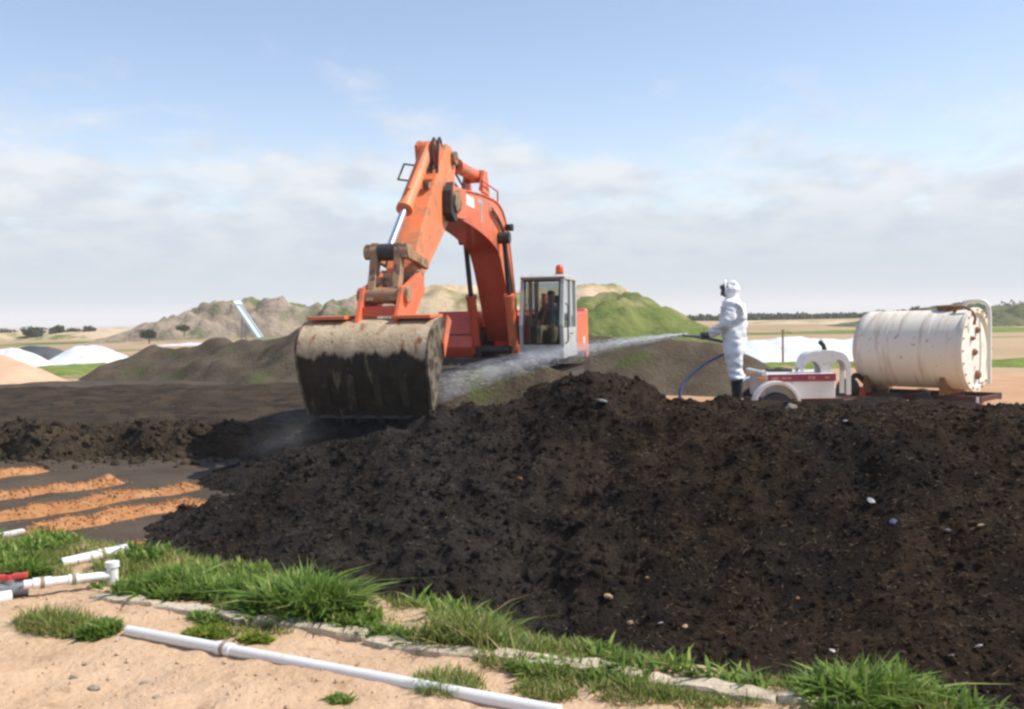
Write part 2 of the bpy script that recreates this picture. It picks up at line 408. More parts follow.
def tank_mat():
    m = bpy.data.materials.new('tank_paint'); m.use_nodes = True
    t = m.node_tree; n = t.nodes; l = t.links
    b = n['Principled BSDF']; b.inputs['Roughness'].default_value = 0.55
    co = n.new('ShaderNodeTexCoord')
    mpn = n.new('ShaderNodeMapping'); mpn.inputs['Scale'].default_value = (3.2, 0.5, 0.55)
    l.new(co.outputs['Object'], mpn.inputs[0])
    a = n.new('ShaderNodeTexNoise'); a.inputs['Scale'].default_value = 1.6; a.inputs['Detail'].default_value = 7
    l.new(mpn.outputs[0], a.inputs['Vector'])
    r1 = n.new('ShaderNodeMapRange'); r1.inputs['From Min'].default_value = 0.50; r1.inputs['From Max'].default_value = 0.74
    l.new(a.outputs['Fac'], r1.inputs['Value'])
    c = n.new('ShaderNodeTexNoise'); c.inputs['Scale'].default_value = 1.3; c.inputs['Detail'].default_value = 5
    l.new(co.outputs['Object'], c.inputs['Vector'])
    mxa = n.new('ShaderNodeMix'); mxa.data_type = 'RGBA'
    mxa.inputs['A'].default_value = (0.80, 0.75, 0.61, 1); mxa.inputs['B'].default_value = (0.76, 0.71, 0.62, 1)
    l.new(c.outputs['Fac'], mxa.inputs['Factor'])
    mxb = n.new('ShaderNodeMix'); mxb.data_type = 'RGBA'
    mxb.inputs['B'].default_value = (0.36, 0.19, 0.085, 1)
    l.new(mxa.outputs['Result'], mxb.inputs['A'])
    mu = n.new('ShaderNodeMath'); mu.operation = 'MULTIPLY'; mu.inputs[1].default_value = 0.75
    l.new(r1.outputs[0], mu.inputs[0]); l.new(mu.outputs[0], mxb.inputs['Factor'])
    # small rust spots
    d = n.new('ShaderNodeTexNoise'); d.inputs['Scale'].default_value = 7; d.inputs['Detail'].default_value = 4
    l.new(co.outputs['Object'], d.inputs['Vector'])
    r2 = n.new('ShaderNodeMapRange'); r2.inputs['From Min'].default_value = 0.655; r2.inputs['From Max'].default_value = 0.72
    l.new(d.outputs['Fac'], r2.inputs['Value'])
    mxc = n.new('ShaderNodeMix'); mxc.data_type = 'RGBA'; mxc.inputs['B'].default_value = (0.33, 0.14, 0.05, 1)
    l.new(r2.outputs[0], mxc.inputs['Factor']); l.new(mxb.outputs['Result'], mxc.inputs['A'])
    l.new(mxc.outputs['Result'], b.inputs['Base Color'])
    MATS['tank_paint'] = m


tank_mat()
mat('tank_white', (0.80, 0.79, 0.73), (0.74, 0.72, 0.64), 2, 0.5, c3=(0.40, 0.26, 0.13), c3t=0.66, c3s=3.5)
mat('rust', (0.19, 0.09, 0.045), (0.30, 0.16, 0.08), 8, 0.85, 0.4, 40)


# ------------------------------------------------------------------ mesh building
def tag(o, label=None, cat=None, group=None, kind=None):
    if label: o['label'] = label
    if cat: o['category'] = cat
    if group: o['group'] = group
    if kind: o['kind'] = kind
    return o


def empty(name, loc, rz=0.0):
    o = bpy.data.objects.new(name, None)
    o.empty_display_size = 0.2
    COL.objects.link(o)
    o.location = loc
    o.rotation_euler = (0, 0, rz)
    return o


def link(name, me, m, parent=None):
    o = bpy.data.objects.new(name, me)
    COL.objects.link(o)
    if m is not None and len(me.materials) == 0:
        me.materials.append(MATS[m] if isinstance(m, str) else m)
    if parent is not None:
        o.parent = parent
    return o


class MB:
    def __init__(s):
        s.v = []; s.f = []

    def add(s, vs, fs):
        o = len(s.v)
        s.v += [tuple(x) for x in vs]
        s.f += [tuple(i + o for i in f) for f in fs]
        return s

    def box(s, c, d, rot=None):
        hx, hy, hz = d[0] / 2, d[1] / 2, d[2] / 2
        vs = [Vector((x, y, z)) for z in (-hz, hz) for y in (-hy, hy) for x in (-hx, hx)]
        if rot is not None:
            vs = [rot @ q for q in vs]
        c = Vector(c)
        return s.add([q + c for q in vs], [(0, 2, 3, 1), (4, 5, 7, 6), (0, 1, 5, 4), (2, 6, 7, 3), (0, 4, 6, 2), (1, 3, 7, 5)])

    def tube(s, pts, r, n=8, cap=True):
        pts = [Vector(p) for p in pts]
        rs = r if isinstance(r, (list, tuple)) else [r] * len(pts)
        t0 = (pts[1] - pts[0]).normalized()
        up = Vector((0, 0, 1)) if abs(t0.z) < 0.9 else Vector((1, 0, 0))
        a = t0.cross(up).normalized()
        vs = []
        for i, p in enumerate(pts):
            t = (pts[min(i + 1, len(pts) - 1)] - pts[max(i - 1, 0)]).normalized()
            a = (a - t * a.dot(t)).normalized()
            b = t.cross(a)
            for k in range(n):
                th = 2 * math.pi * k / n
                vs.append(p + (a * math.cos(th) + b * math.sin(th)) * rs[i])
        fs = []
        for i in range(len(pts) - 1):
            for k in range(n):
                fs.append((i * n + k, i * n + (k + 1) % n, (i + 1) * n + (k + 1) % n, (i + 1) * n + k))
        if cap:
            fs.append(tuple(range(n - 1, -1, -1)))
            fs.append(tuple((len(pts) - 1) * n + k for k in range(n)))
        return s.add(vs, fs)

    def cyl(s, p0, p1, r0, r1=None, n=14):
        return s.tube([p0, p1], [r0, r0 if r1 is None else r1], n)

    def prism(s, prof, y0, y1):
        """(x, z) outline pushed along y"""
        n = len(prof)
        vs = [(p[0], y0, p[1]) for p in prof] + [(p[0], y1, p[1]) for p in prof]
        fs = [tuple(range(n)), tuple(range(2 * n - 1, n - 1, -1))]
        fs += [(i, i + n, (i + 1) % n + n, (i + 1) % n) for i in range(n)]
        return s.add(vs, fs)

    def lathe(s, prof, org, axis, n=32):
        """(radius, distance along axis) outline turned round an axis"""
        axis = Vector(axis).normalized(); org = Vector(org)
        up = Vector((0, 0, 1)) if abs(axis.z) < 0.9 else Vector((1, 0, 0))
        a = axis.cross(up).normalized(); b = axis.cross(a)
        vs = []
        for r, h in prof:
            for k in range(n):
                th = 2 * math.pi * k / n
                vs.append(org + axis * h + (a * math.cos(th) + b * math.sin(th)) * max(r, 1e-4))
        fs = []
        for i in range(len(prof) - 1):
            for k in range(n):
                fs.append((i * n + k, i * n + (k + 1) % n, (i + 1) * n + (k + 1) % n, (i + 1) * n + k))
        return s.add(vs, fs)

    def mesh(s, name, smooth=None, bevel=0):
        me = bpy.data.meshes.new(name)
        me.from_pydata(s.v, [], s.f)
        bm = bmesh.new(); bm.from_mesh(me)
        bmesh.ops.remove_doubles(bm, verts=bm.verts, dist=1e-5)
        bmesh.ops.recalc_face_normals(bm, faces=bm.faces)
        if bevel:
            ed = [e for e in bm.edges if len(e.link_faces) == 2 and e.calc_face_angle() > R(28)]
            bmesh.ops.bevel(bm, geom=ed, offset=bevel, segments=2, profile=0.6, affect='EDGES', clamp_overlap=True)
        bm.to_mesh(me); bm.free()
        if smooth is not None:
            me.shade_smooth()
            me.set_sharp_from_angle(angle=R(smooth))
        return me

    def build(s, name, m, parent=None, smooth=None, bevel=0):
        return link(name, s.mesh(name, smooth, bevel), m, parent)


def np_mesh(name, V, F, smooth=True):
    """fast mesh from arrays, F an (n, 3) or (n, 4) index array"""
    me = bpy.data.meshes.new(name)
    k = F.shape[1]
    me.vertices.add(len(V)); me.vertices.foreach_set('co', np.ascontiguousarray(V, dtype=np.float32).ravel())
    me.loops.add(F.size); me.loops.foreach_set('vertex_index', np.ascontiguousarray(F, dtype=np.int32).ravel())
    me.polygons.add(len(F))
    me.polygons.foreach_set('loop_start', np.arange(0, F.size, k, dtype=np.int32))
    me.polygons.foreach_set('loop_total', np.full(len(F), k, dtype=np.int32))
    me.update(calc_edges=True)
    me.validate()
    if smooth:
        me.shade_smooth()
    return me


def grid(name, xs, ys, hf, m, parent=None, smooth=True, mask=None):
    X, Y = np.meshgrid(xs, ys)
    Z = hf(X, Y)
    V = np.stack([X.ravel(), Y.ravel(), Z.ravel()], 1)
    nx, ny = len(xs), len(ys)
    I = np.arange(nx * ny).reshape(ny, nx)
    F = np.stack([I[:-1, :-1].ravel(), I[:-1, 1:].ravel(), I[1:, 1:].ravel(), I[1:, :-1].ravel()], 1)
    if mask is not None:
        keep = mask(X, Y, Z)
        kf = keep.ravel()[F].any(axis=1)
        F = F[kf]
        used = np.unique(F)
        remap = -np.ones(nx * ny, int); remap[used] = np.arange(len(used))
        V = V[used]; F = remap[F]
    return link(name, np_mesh(name, V, F, smooth), m, parent)


def spline(pts, n=8):
    """Catmull-Rom through points (any dimension)"""
    p = [np.array(q, float) for q in pts]
    p = [2 * p[0] - p[1]] + p + [2 * p[-1] - p[-2]]
    o = []
    for i in range(1, len(p) - 2):
        for k in range(n):
            t = k / n
            o.append(0.5 * ((2 * p[i]) + (-p[i - 1] + p[i + 1]) * t + (2 * p[i - 1] - 5 * p[i] + 4 * p[i + 1] - p[i + 2]) * t * t
                            + (-p[i - 1] + 3 * p[i] - 3 * p[i + 1] + p[i + 2]) * t ** 3))
    o.append(p[-2])
    return o


def ico_base(sub=1):
    bm = bmesh.new(); bmesh.ops.create_icosphere(bm, subdivisions=sub, radius=1)
    V = np.array([v.co[:] for v in bm.verts]); F = np.array([[v.index for v in f.verts] for f in bm.faces]); bm.free()
    return V, F


ICO1, ICOF1 = ico_base(1)
ICO2, ICOF2 = ico_base(2)


def rand_rot(n):
    q = rng.normal(size=(n, 4)); q /= np.linalg.norm(q, axis=1)[:, None]
    a, b, c, d = q.T
    M = np.empty((n, 3, 3))
    M[:, 0, 0] = 1 - 2 * (c * c + d * d); M[:, 0, 1] = 2 * (b * c - a * d); M[:, 0, 2] = 2 * (b * d + a * c)
    M[:, 1, 0] = 2 * (b * c + a * d); M[:, 1, 1] = 1 - 2 * (b * b + d * d); M[:, 1, 2] = 2 * (c * d - a * b)
    M[:, 2, 0] = 2 * (b * d - a * c); M[:, 2, 1] = 2 * (c * d + a * b); M[:, 2, 2] = 1 - 2 * (b * b + c * c)
    return M


def scatter_clods(name, pos, size, m, parent=None, flat=0.6, base=(None, None)):
    V0, F0 = (ICO1, ICOF1) if base[0] is None else base
    n = len(pos)
    sc = size[:, None] * rng.uniform(0.45, 1.35, (n, 3)) * np.array([1, 1, flat])
    M = rand_rot(n)
    jit = 1 + rng.uniform(-0.42, 0.42, (n, len(V0), 1))
    W = np.einsum('nij,nkj->nki', M, V0[None] * jit * sc[:, None, :]) + pos[:, None, :]
    F = F0[None] + (np.arange(n) * len(V0))[:, None, None]
    return link(name, np_mesh(name, W.reshape(-1, 3), F.reshape(-1, 3), False), m, parent)


# ------------------------------------------------------------------ terrain
YARD = -0.8


def axis_pts(lims, steps):
    o = []
    for (a, b), st in zip(lims, steps):
        o += list(np.arange(a, b, st))
    return np.array(o + [lims[-1][1]])


def h_ground(X, Y):
    far = sstep(40, 120, np.hypot(X, Y))
    z = YARD + 0.05 * fbm(X * 0.4, Y * 0.4, 3, 3) * (1 - far) + far * 1.2 * fbm(X * 0.012, Y * 0.012, 3, 5)
    z = z - 0.6 * (1 - sstep(4, 8, Y))          # under the bank
    return z - 9 * sstep(250, 1500, np.hypot(X, Y))


xs = axis_pts([(-4000, -300), (-300, -60), (-60, 60), (60, 300), (300, 4000)], [370, 12, 1.0, 12, 370])
ys = axis_pts([(-300, -10), (-10, 70), (70, 400), (400, 6000)], [29, 1.0, 10, 280])
g = grid('ground', xs, ys, h_ground, 'field'); tag(g, kind='structure')


def h_orange(X, Y):
    e = sstep(0, 2.0, np.minimum(np.minimum(X - 0.5, 34 - X), np.minimum(Y - 15, 38 - Y)) + 2.0 * fbm(X * 0.3, Y * 0.3, 3, 8))
    return h_ground(X, Y) - 0.12 + 0.16 * e + 0.03 * fbm(X * 1.5, Y * 1.5, 3, 9) * e


g = grid('dirt_yard', np.arange(-2, 37, 0.3), np.arange(12, 41, 0.3), h_orange, 'orange_ground'); tag(g, kind='structure')


def h_pad(X, Y):
    e = sstep(0, 1.5, np.minimum(np.minimum(X + 34, 5 - X), np.minimum(Y - 5, 41.5 - Y)) + 2.2 * fbm(X * 0.3, Y * 0.3, 3, 18))
    ruts = 0.05 * fbm(X * 0.9 + Y * 0.25, Y * 1.6, 4, 31)
    return h_ground(X, Y) * (Y > 8) + np.where(Y > 8, 0, YARD) - 0.15 + 0.22 * e + ruts * e


g = grid('compost_pad', np.arange(-37, 8, 0.16), np.arange(3.5, 45, 0.16), h_pad, 'pad'); tag(g, kind='structure')

# the sandy bank that the camera stands on
KA, KB = Vector((-2.38, 5.78)), Vector((1.16, 4.0))
KD = (KB - KA).normalized(); KN = Vector((-KD.y, KD.x))


def bank_d(X, Y):
    return (X - KA.x) * KN.x + (Y - KA.y) * KN.y


def h_bank(X, Y):
    d = bank_d(X, Y) + 0.10 * fbm(X * 2.2, Y * 2.2, 3, 41)
    d0 = np.clip(0.14 + (0.5 - X) * 0.33, 0.14, 0.85)
    z = -0.95 * sstep(0, 1.25, d - d0)
    z = z + 0.040 * fbm(X * 1.6, Y * 1.6, 3, 44) + 0.024 * fbm(X * 6, Y * 6, 4, 47, 0.6)
    return z


g = grid('bank', np.arange(-9, 7, 0.05), np.arange(-3, 11, 0.05), h_bank, 'sand',
         mask=lambda X, Y, Z: Z > -0.93); tag(g, kind='structure')

# ------------------------------------------------------------------ compost piles
WT = (Vector((-3.7, 10.3)), Vector((2.9, 5.3)))
WD = (WT[1] - WT[0]).normalized(); WN = Vector((-WD.y, WD.x))


PB = P(734, 404, 14.2)


def h_wind(X, Y):
    d = (X - WT[0].x) * WN.x + (Y - WT[0].y) * WN.y
    t = (X - WT[0].x) * WD.x + (Y - WT[0].y) * WD.y
    d = d + 0.35 * fbm(X * 0.7, Y * 0.7, 2, 60)
    up = np.where(d < 0.9, 0.36 * (d + 0.70), 0.64 * d)
    top = 1.50 - 0.075 * (d - 2.5)
    back = 0.62 * (9.6 - d)
    left = 0.7 * (t - 2.2)
    k = 0.12
    a = np.minimum(np.minimum(up, top), np.minimum(back, left))
    z = -k * np.log(np.exp(-up / k) + np.exp(-top / k) + np.exp(-back / k) + np.exp(-left / k) + 1e-30)
    z = np.where(np.isfinite(z), z, a)
    on = sstep(-0.1, 0.4, z)
    rough = 0.16 * fbm(X * 1.1, Y * 1.1, 3, 61) + 0.080 * fbm(X * 3.4, Y * 3.4, 4, 65, 0.60) + 0.018 * np.abs(fbm(X * 13, Y * 13, 3, 69, 0.6))
    out_ = YARD + np.maximum(z, -0.5) + rough * on
    w_ = np.exp(-(((X - PB.x) ** 2 + (Y - PB.y) ** 2) / 1.3 ** 2) ** 2)      # trodden patch where the person stands
    return out_ * (1 - w_) + PB.z * w_


HRIDGE = [P(196, 505, 11.3), P(240, 487, 11.0), P(330, 449, 10.8), P(450, 414, 10.7), P(540, 385, 10.6), P(605, 372, 10.5), P(628, 385, 10.4), P(655, 410, 10.2)]


HRIDGE2 = [P(316, 436, 14.9), P(335, 416, 15.0), P(400, 409, 15.0), P(450, 408, 14.6), P(520, 404, 13.6)]


def h_heap(X, Y):
    best = np.full(X.shape, -9.0)
    for a, b in list(zip(HRIDGE[:-1], HRIDGE[1:])) + list(zip(HRIDGE2[:-1], HRIDGE2[1:])):
        ab = b - a
        l2 = ab.x ** 2 + ab.y ** 2
        t = np.clip(((X - a.x) * ab.x + (Y - a.y) * ab.y) / l2, 0, 1)
        dx, dy = X - (a.x + t * ab.x), Y - (a.y + t * ab.y)
        dist = np.hypot(dx, dy) + 0.12 * fbm(X * 1.2, Y * 1.2, 2, 77)
        zr = a.z + t * ab.z
        sl = np.where(dy > 0, 0.75, 0.57 - 0.1 * sstep(0.0, 3.0, dist))
        best = np.maximum(best, zr + 0.06 - sl * (np.sqrt(dist ** 2 + 0.03) - 0.05))
    z = best
    on = sstep(YARD - 0.1, YARD + 0.4, z)
    rough = 0.10 * fbm(X * 1.6, Y * 1.6, 3, 71) + 0.12 * fbm(X * 3.6, Y * 3.6, 4, 75, 0.64) + 0.028 * np.abs(fbm(X * 13, Y * 13, 3, 79, 0.6))
    return np.maximum(z, YARD - 0.4) + rough * on


xs = axis_pts([(-2.5, 5.5), (5.5, 12)], [0.04, 0.12]); ys = axis_pts([(3.6, 10.5), (10.5, 24)], [0.04, 0.12])
wr = empty('compost_windrow', (3.5, 9, YARD))
tag(wr, 'long brown compost windrow across the right foreground', 'compost pile')
inv = Matrix.Translation((-3.5, -9, -YARD))
o = grid('pile_body', xs, ys, h_wind, 'compost', wr, mask=lambda X, Y, Z: Z > YARD - 0.3); o.data.transform(inv)
hp = empty('compost_heap', (0, 10.5, YARD))
tag(hp, 'fresh dark grey compost heap in front of the excavator bucket', 'compost pile')
hin = Matrix.Translation((0, -10.5, -YARD))
o = grid('pile_body', np.arange(-6.5, 4.5, 0.04), np.arange(5.0, 17, 0.05), h_heap, 'compost', hp, mask=lambda X, Y, Z: Z > YARD - 0.25); o.data.transform(hin)


def clods_on(hf, n, xr, yr, smin, smax, power, other=None, front=None):
    x = rng.uniform(*xr, n * 3); y = rng.uniform(*yr, n * 3)
    z = hf(x, y)
    ok = z > YARD + 0.04
    if other is not None:
        ok &= z > other(x, y) - 0.05
    if front is not None:
        ok &= front(x, y)
    x, y, z = x[ok][:n], y[ok][:n], z[ok][:n]
    s = smin * (smax / smin) ** (rng.random(len(x)) ** power)
    return np.stack([x, y, z - s * 0.28], 1), s


inview = lambda x, y: (np.abs(x) < 0.56 * y + 0.3)
p, s = clods_on(h_wind, 42000, (-1.5, 5.6), (4.2, 10.5), 0.005, 0.034, 3.1, h_heap, inview)
o = scatter_clods('clods', p, s, 'compost', wr); o.data.transform(inv); tag(o, kind='stuff')
p, s = clods_on(h_heap, 40000, (-6, 2.5), (6, 16), 0.007, 0.055, 2.9, h_wind, inview)
o = scatter_clods('clods', p, s, 'compost', hp); o.data.transform(hin); tag(o, kind='stuff')


# broken low ridge at the back of the pad and the old windrows behind
def ridge_obj(name, label, pts, slope, m, org, step=0.1, margin=3.0, rough=(0.12, 0.8), clump=0.0, seed=100, slope_b=None, cat='compost pile', round_=0.05, base=YARD):
    xs_ = [p.x for p in pts]; ys_ = [p.y for p in pts]
    hmax = max(p.z for p in pts) - base
    mg = hmax / slope + 1.0

    def hf(X, Y):
        best = np.full(X.shape, -9.0)
        for a, b in zip(pts[:-1], pts[1:]):
            ab = b - a
            t = np.clip(((X - a.x) * ab.x + (Y - a.y) * ab.y) / (ab.x ** 2 + ab.y ** 2), 0, 1)
            dist = np.hypot(X - (a.x + t * ab.x), Y - (a.y + t * ab.y))
            dist = dist + rough[0] * 2 * fbm(X * rough[1] * 0.5, Y * rough[1] * 0.5, 2, seed + 9)
            best = np.maximum(best, a.z + t * ab.z - slope * (np.sqrt(np.maximum(dist, 0) ** 2 + round_) - round_ ** 0.5))
        on = sstep(base - 0.1, base + 0.3 * hmax, best)
        r = rough[0] * fbm(X * rough[1], Y * rough[1], 4, seed)
        if clump:
            r = r + clump * (np.abs(fbm(X * 1.9, Y * 1.9, 3, seed + 20, 0.6)) * 2 - 0.3)
        return np.maximum(best, base - 0.5) + r * on
    ob = grid(name, np.arange(min(xs_) - mg, max(xs_) + mg, step), np.arange(min(ys_) - mg, max(ys_) + mg, step), hf, m,
              mask=lambda X, Y, Z: Z > base - 0.25)
    ob.data.transform(Matrix.Translation((-org[0], -org[1], -org[2]))); ob.location = org
    tag(ob, label, cat)
    return ob, hf




def fibres(hf, other, n, xr, yr, parent, tr):
    x = rng.uniform(*xr, n); y = rng.uniform(*yr, n); z = hf(x, y)
    ok = (z > YARD + 0.04) & (z > other(x, y) - 0.03) & (np.abs(x) < 0.56 * y + 0.3)
    c = np.stack([x, y, z + 0.004], 1)[ok]; n = len(c)
    d = rng.normal(size=(n, 3)) * np.array([1, 1, 0.45]); d /= np.linalg.norm(d, axis=1)[:, None]
    ln = rng.uniform(0.012, 0.045, n)[:, None]; wd = rng.uniform(0.001, 0.0028, n)[:, None]
    s1 = np.cross(d, np.array([0, 0, 1.0])); s1 /= np.linalg.norm(s1, axis=1)[:, None] + 1e-9; s2 = np.cross(d, s1)
    V = np.stack([c - d * ln, c + s1 * wd, c + s2 * wd, c - s1 * wd, c - s2 * wd, c + d * ln], 1)
    F = np.array([[0, 1, 2], [0, 2, 3], [0, 3, 4], [0, 4, 1], [5, 2, 1], [5, 3, 2], [5, 4, 3], [5, 1, 4]])[None] + (np.arange(n) * 6)[:, None, None]
    o = link('fibres', np_mesh('fibres', V.reshape(-1, 3), F.reshape(-1, 3), False), 'fibre', parent); o.data.transform(tr); tag(o, kind='stuff')


fibres(h_wind, h_heap, 9000, (-1.5, 5.6), (4.2, 10), wr, inv)
fibres(h_heap, h_wind, 7000, (-6, 2.5), (6, 11.5), hp, hin)


def h_cbank(X, Y):
    fy = Y + 0.7 * fbm(X * 0.35, Y * 0.2, 2, 131) + 0.5 * fbm(X * 1.1, Y * 0.6, 2, 133)
    up = 1.7 * (fy - 17.5); top = 0.47 + 0.036 * (Y - 18); back = 0.8 * (27.2 - Y); right = 0.45 * (-2.9 - X)
    k = 0.06
    z = -k * np.log(np.exp(-up / k) + np.exp(-top / k) + np.exp(-np.minimum(back, 9) / k) + np.exp(-np.minimum(right, 9) / k) + 1e-30)
    on = sstep(-0.05, 0.2, z)
    face = np.exp(-((fy - 17.9) / 0.75) ** 2)
    r = 0.10 * fbm(X * 0.9, Y * 1.4, 5, 135, 0.6) + face * (0.50 * (np.abs(fbm(X * 1.3, Y * 1.1, 3, 137, 0.6)) - 0.14) + 0.12 * fbm(X * 5, Y * 5, 3, 139))
    return YARD + np.maximum(z, -0.5) + r * on


cbk = empty('compost_bank', (-9, 18, YARD)); tag(cbk, 'wide low compost bank with a broken face behind the wood chip rows', 'compost bank')
cin = Matrix.Translation((9, -18, -YARD))
o = grid('bank_body', np.arange(-20, -1, 0.07), np.concatenate([np.arange(15.5, 19.6, 0.06), np.arange(19.6, 28.5, 0.14)]), h_cbank, 'ridge_brown', cbk, mask=lambda X, Y, Z: Z > YARD - 0.2); o.data.transform(cin)
x = rng.uniform(-13, -2.5, 3600); y = rng.normal(17.6, 0.5, 3600); z = np.maximum(h_cbank(x, y), h_pad(x, y))
o = scatter_clods('clods', np.stack([x, y, z], 1), 0.018 * 6 ** (rng.random(3600) ** 2.6), 'ridge_brown', cbk); o.data.transform(cin); tag(o, kind='stuff')

ridge_obj('old_windrow', 'old grey brown windrow with weeds behind the broken ridge on the left', [P(150, 352, 44), P(215, 343, 43), P(270, 333, 42), P(330, 322, 41), P(450, 330, 41)],
          0.55, 'compost_old', (-9, 43, YARD), 0.2, rough=(0.5, 0.7), seed=150, round_=0.3)
ridge_obj('weathered_windrow', 'brown weathered windrow behind the water jet beside the green hill', [P(470, 338, 33), P(560, 334, 33), P(640, 337, 32), P(712, 341, 31), P(735, 352, 30.5)],
          0.62, 'compost_old', (4, 32, YARD), 0.2, rough=(0.3, 0.6), seed=170, round_=0.25)
ridge_obj('sand_heap', 'pinkish sand heap at the left edge of the photo', [P(-60, 352, 41), P(-10, 354, 41), P(12, 362, 41)], 0.5, 'sand_heap', (-20, 41, YARD), 0.2, rough=(0.15, 0.8), seed=190, cat='sand heap', round_=0.2)
mound = P(485, 360, 17.5)
ridge_obj('soil_berm', 'low brown soil berm in front of the excavator tracks', [P(462, 372, 17.6), P(500, 368, 17.6), P(560, 372, 17.4), P(600, 386, 17)], 1.1, 'compost_old', (0, 17.5, YARD), 0.07, rough=(0.12, 1.4), clump=0.08, seed=210, cat='berm')


# ------------------------------------------------------------------ hills and far land
def hill(name, m, cx, cy, prof, depth, seed, rough=0.25, step=0.7, rs=0.22):
    """prof: (x, height) along the skyline"""
    px = np.array([q[0] for q in prof]); pz = np.array([q[1] for q in prof])

    def hf(X, Y):
        top = np.interp(X, px, pz)
        f = np.clip(1 - ((Y - cy) / depth) ** 2, 0, 1)
        n = rough * fbm(X * rs, Y * rs, 5, seed, 0.55)
        n = n - 0.35 * rough * np.abs(fbm(X * rs * 2.6, Y * rs * 1.2, 3, seed + 7))
        return YARD - 0.6 + (top - YARD + 0.6) * f ** 0.8 + n * sstep(0, 0.3, f) * np.clip((top - YARD) / 3, 0.15, 1)
    ob = grid(name, np.arange(px.min(), px.max(), step), np.arange(cy - depth, cy + depth, step), hf, m)
    tag(ob, kind='structure')
    return ob


def sky_prof(pts, D):
    return [(P(u, v, D).x, P(u, v, D).z) for u, v in pts]


hill('green_hill', 'hill_green', 0, 88, sky_prof([(500, 338), (530, 324), (560, 304), (585, 297), (605, 293), (622, 292), (640, 298), (662, 306), (688, 318), (708, 328), (730, 337)], 88), 12, 300, 1.3, 0.4, 0.35)
hill('sandy_hill', 'hill_sand', 0, 115, sky_prof([(385, 322), (405, 300), (422, 286), (446, 282), (475, 289), (520, 292), (560, 290), (590, 288), (612, 289), (632, 296), (650, 312)], 115), 12, 320, 1.2, 0.5, 0.25)
hill('rubble_hill', 'hill_rubble', 0, 150, sky_prof([(120, 338), (150, 330), (180, 319), (205, 311), (235, 305), (260, 306), (295, 305), (318, 308), (335, 302), (360, 298), (400, 302), (440, 318)], 150), 17, 340, 2.8, 0.6, 0.24)
hill('far_sand_ridge', 'hill_sand', 0, 185, sky_prof([(-140, 334), (-20, 332), (40, 332), (90, 330), (130, 329), (180, 329), (240, 334)], 185), 15, 360, 1.4, 1.2, 0.12)
hill('scrub_rise', 'hill_scrub', 0, 165, sky_prof([(840, 326), (880, 319), (920, 311), (955, 307), (1000, 305), (1060, 303), (1150, 304)], 165), 16, 390, 1.6, 0.8, 0.2)
hill('far_field_ridge', 'hill_sand', 0, 210, sky_prof([(690, 324), (740, 321), (800, 320), (860, 319), (930, 317), (1000, 316), (1090, 314), (1200, 312)], 210), 25, 380, 1.2, 1.6, 0.1)


# ------------------------------------------------------------------ ray to the built ground
def hit(u, v, surfaces=None):
    d = CAMROT @ Vector(((u - 512) / 1000, -(v - 354.5) / 1000, -1))
    d /= d.y
    ys_ = np.arange(2.5, 60, 0.01)
    X = d.x * ys_; Z = CAM_Z + d.z * ys_
    H = np.full(len(ys_), YARD)
    for hf in (surfaces or (h_bank, h_pad, h_wind, h_heap)):
        H = np.maximum(H, hf(X, ys_))
    i = int(np.argmax(Z <= H))
    return Vector((X[i], ys_[i], H[i]))


def ground_z(x, y):
    a = np.array([x]); b = np.array([y])
    return float(max(h_bank(a, b)[0], h_pad(a, b)[0]))


# ------------------------------------------------------------------ excavator
EXC = (-0.06, 22.45, -0.5)
EXR = R(-103.2)
ex = empty('excavator', EXC, EXR)
tag(ex, 'orange tracked excavator with raised boom and mud caked bucket', 'excavator')
BY = -0.10                                   # boom plane


def cyl_y(mb, s, z, y0, y1, r, n=20):
    mb.cyl((s, y0, z), (s, y1, z), r, n=n)


# undercarriage
m = MB(); m.box((0, 0, 0.62), (2.2, 1.5, 0.42)); m.cyl((0, 0, 0.8), (0, 0, 1.06), 0.72, n=28)
m.build('undercarriage', 'black_steel', ex, bevel=0.02)
for sgn in (-1, 1):
    prof = []
    for k in range(13):
        a = -math.pi / 2 + math.pi * k / 12
        prof.append((1.75 + 0.42 * math.cos(a), 0.45 + 0.42 * math.sin(a)))
    for k in range(13):
        a = math.pi / 2 + math.pi * k / 12
        prof.append((-1.75 + 0.42 * math.cos(a), 0.45 + 0.42 * math.sin(a)))
    m = MB(); m.prism(prof, sgn * 0.86, sgn * 1.40)
    tr = m.build('track', 'track_steel', ex)
    # shoes along the belt
    per = []
    L1 = 3.5; arc = math.pi * 0.44
    tot = 2 * L1 + 2 * arc
    box = MB().box((0, 0, 0), (0.155, 0.58, 0.05)).box((0.04, 0, 0.035), (0.02, 0.58, 0.03)).mesh('track_shoe')
    box.materials.append(MATS['track_steel'])
    for k in range(46):
        q = tot * k / 46
        if q < L1: s_, z_, an = -1.75 + q, 0.89, 0
        elif q < L1 + arc:
            a = (q - L1) / 0.44; s_, z_, an = 1.75 + 0.44 * math.sin(a), 0.45 + 0.44 * math.cos(a), a
        elif q < 2 * L1 + arc: s_, z_, an = 1.75 - (q - L1 - arc), 0.01, math.pi
        else:
            a = (q - 2 * L1 - arc) / 0.44; s_, z_, an = -1.75 - 0.44 * math.sin(a), 0.45 - 0.44 * math.cos(a), math.pi + a
        so = link('track_shoe', box, None, tr); so.location = (s_, sgn * 1.13, z_); so.rotation_euler = (0, an, 0)

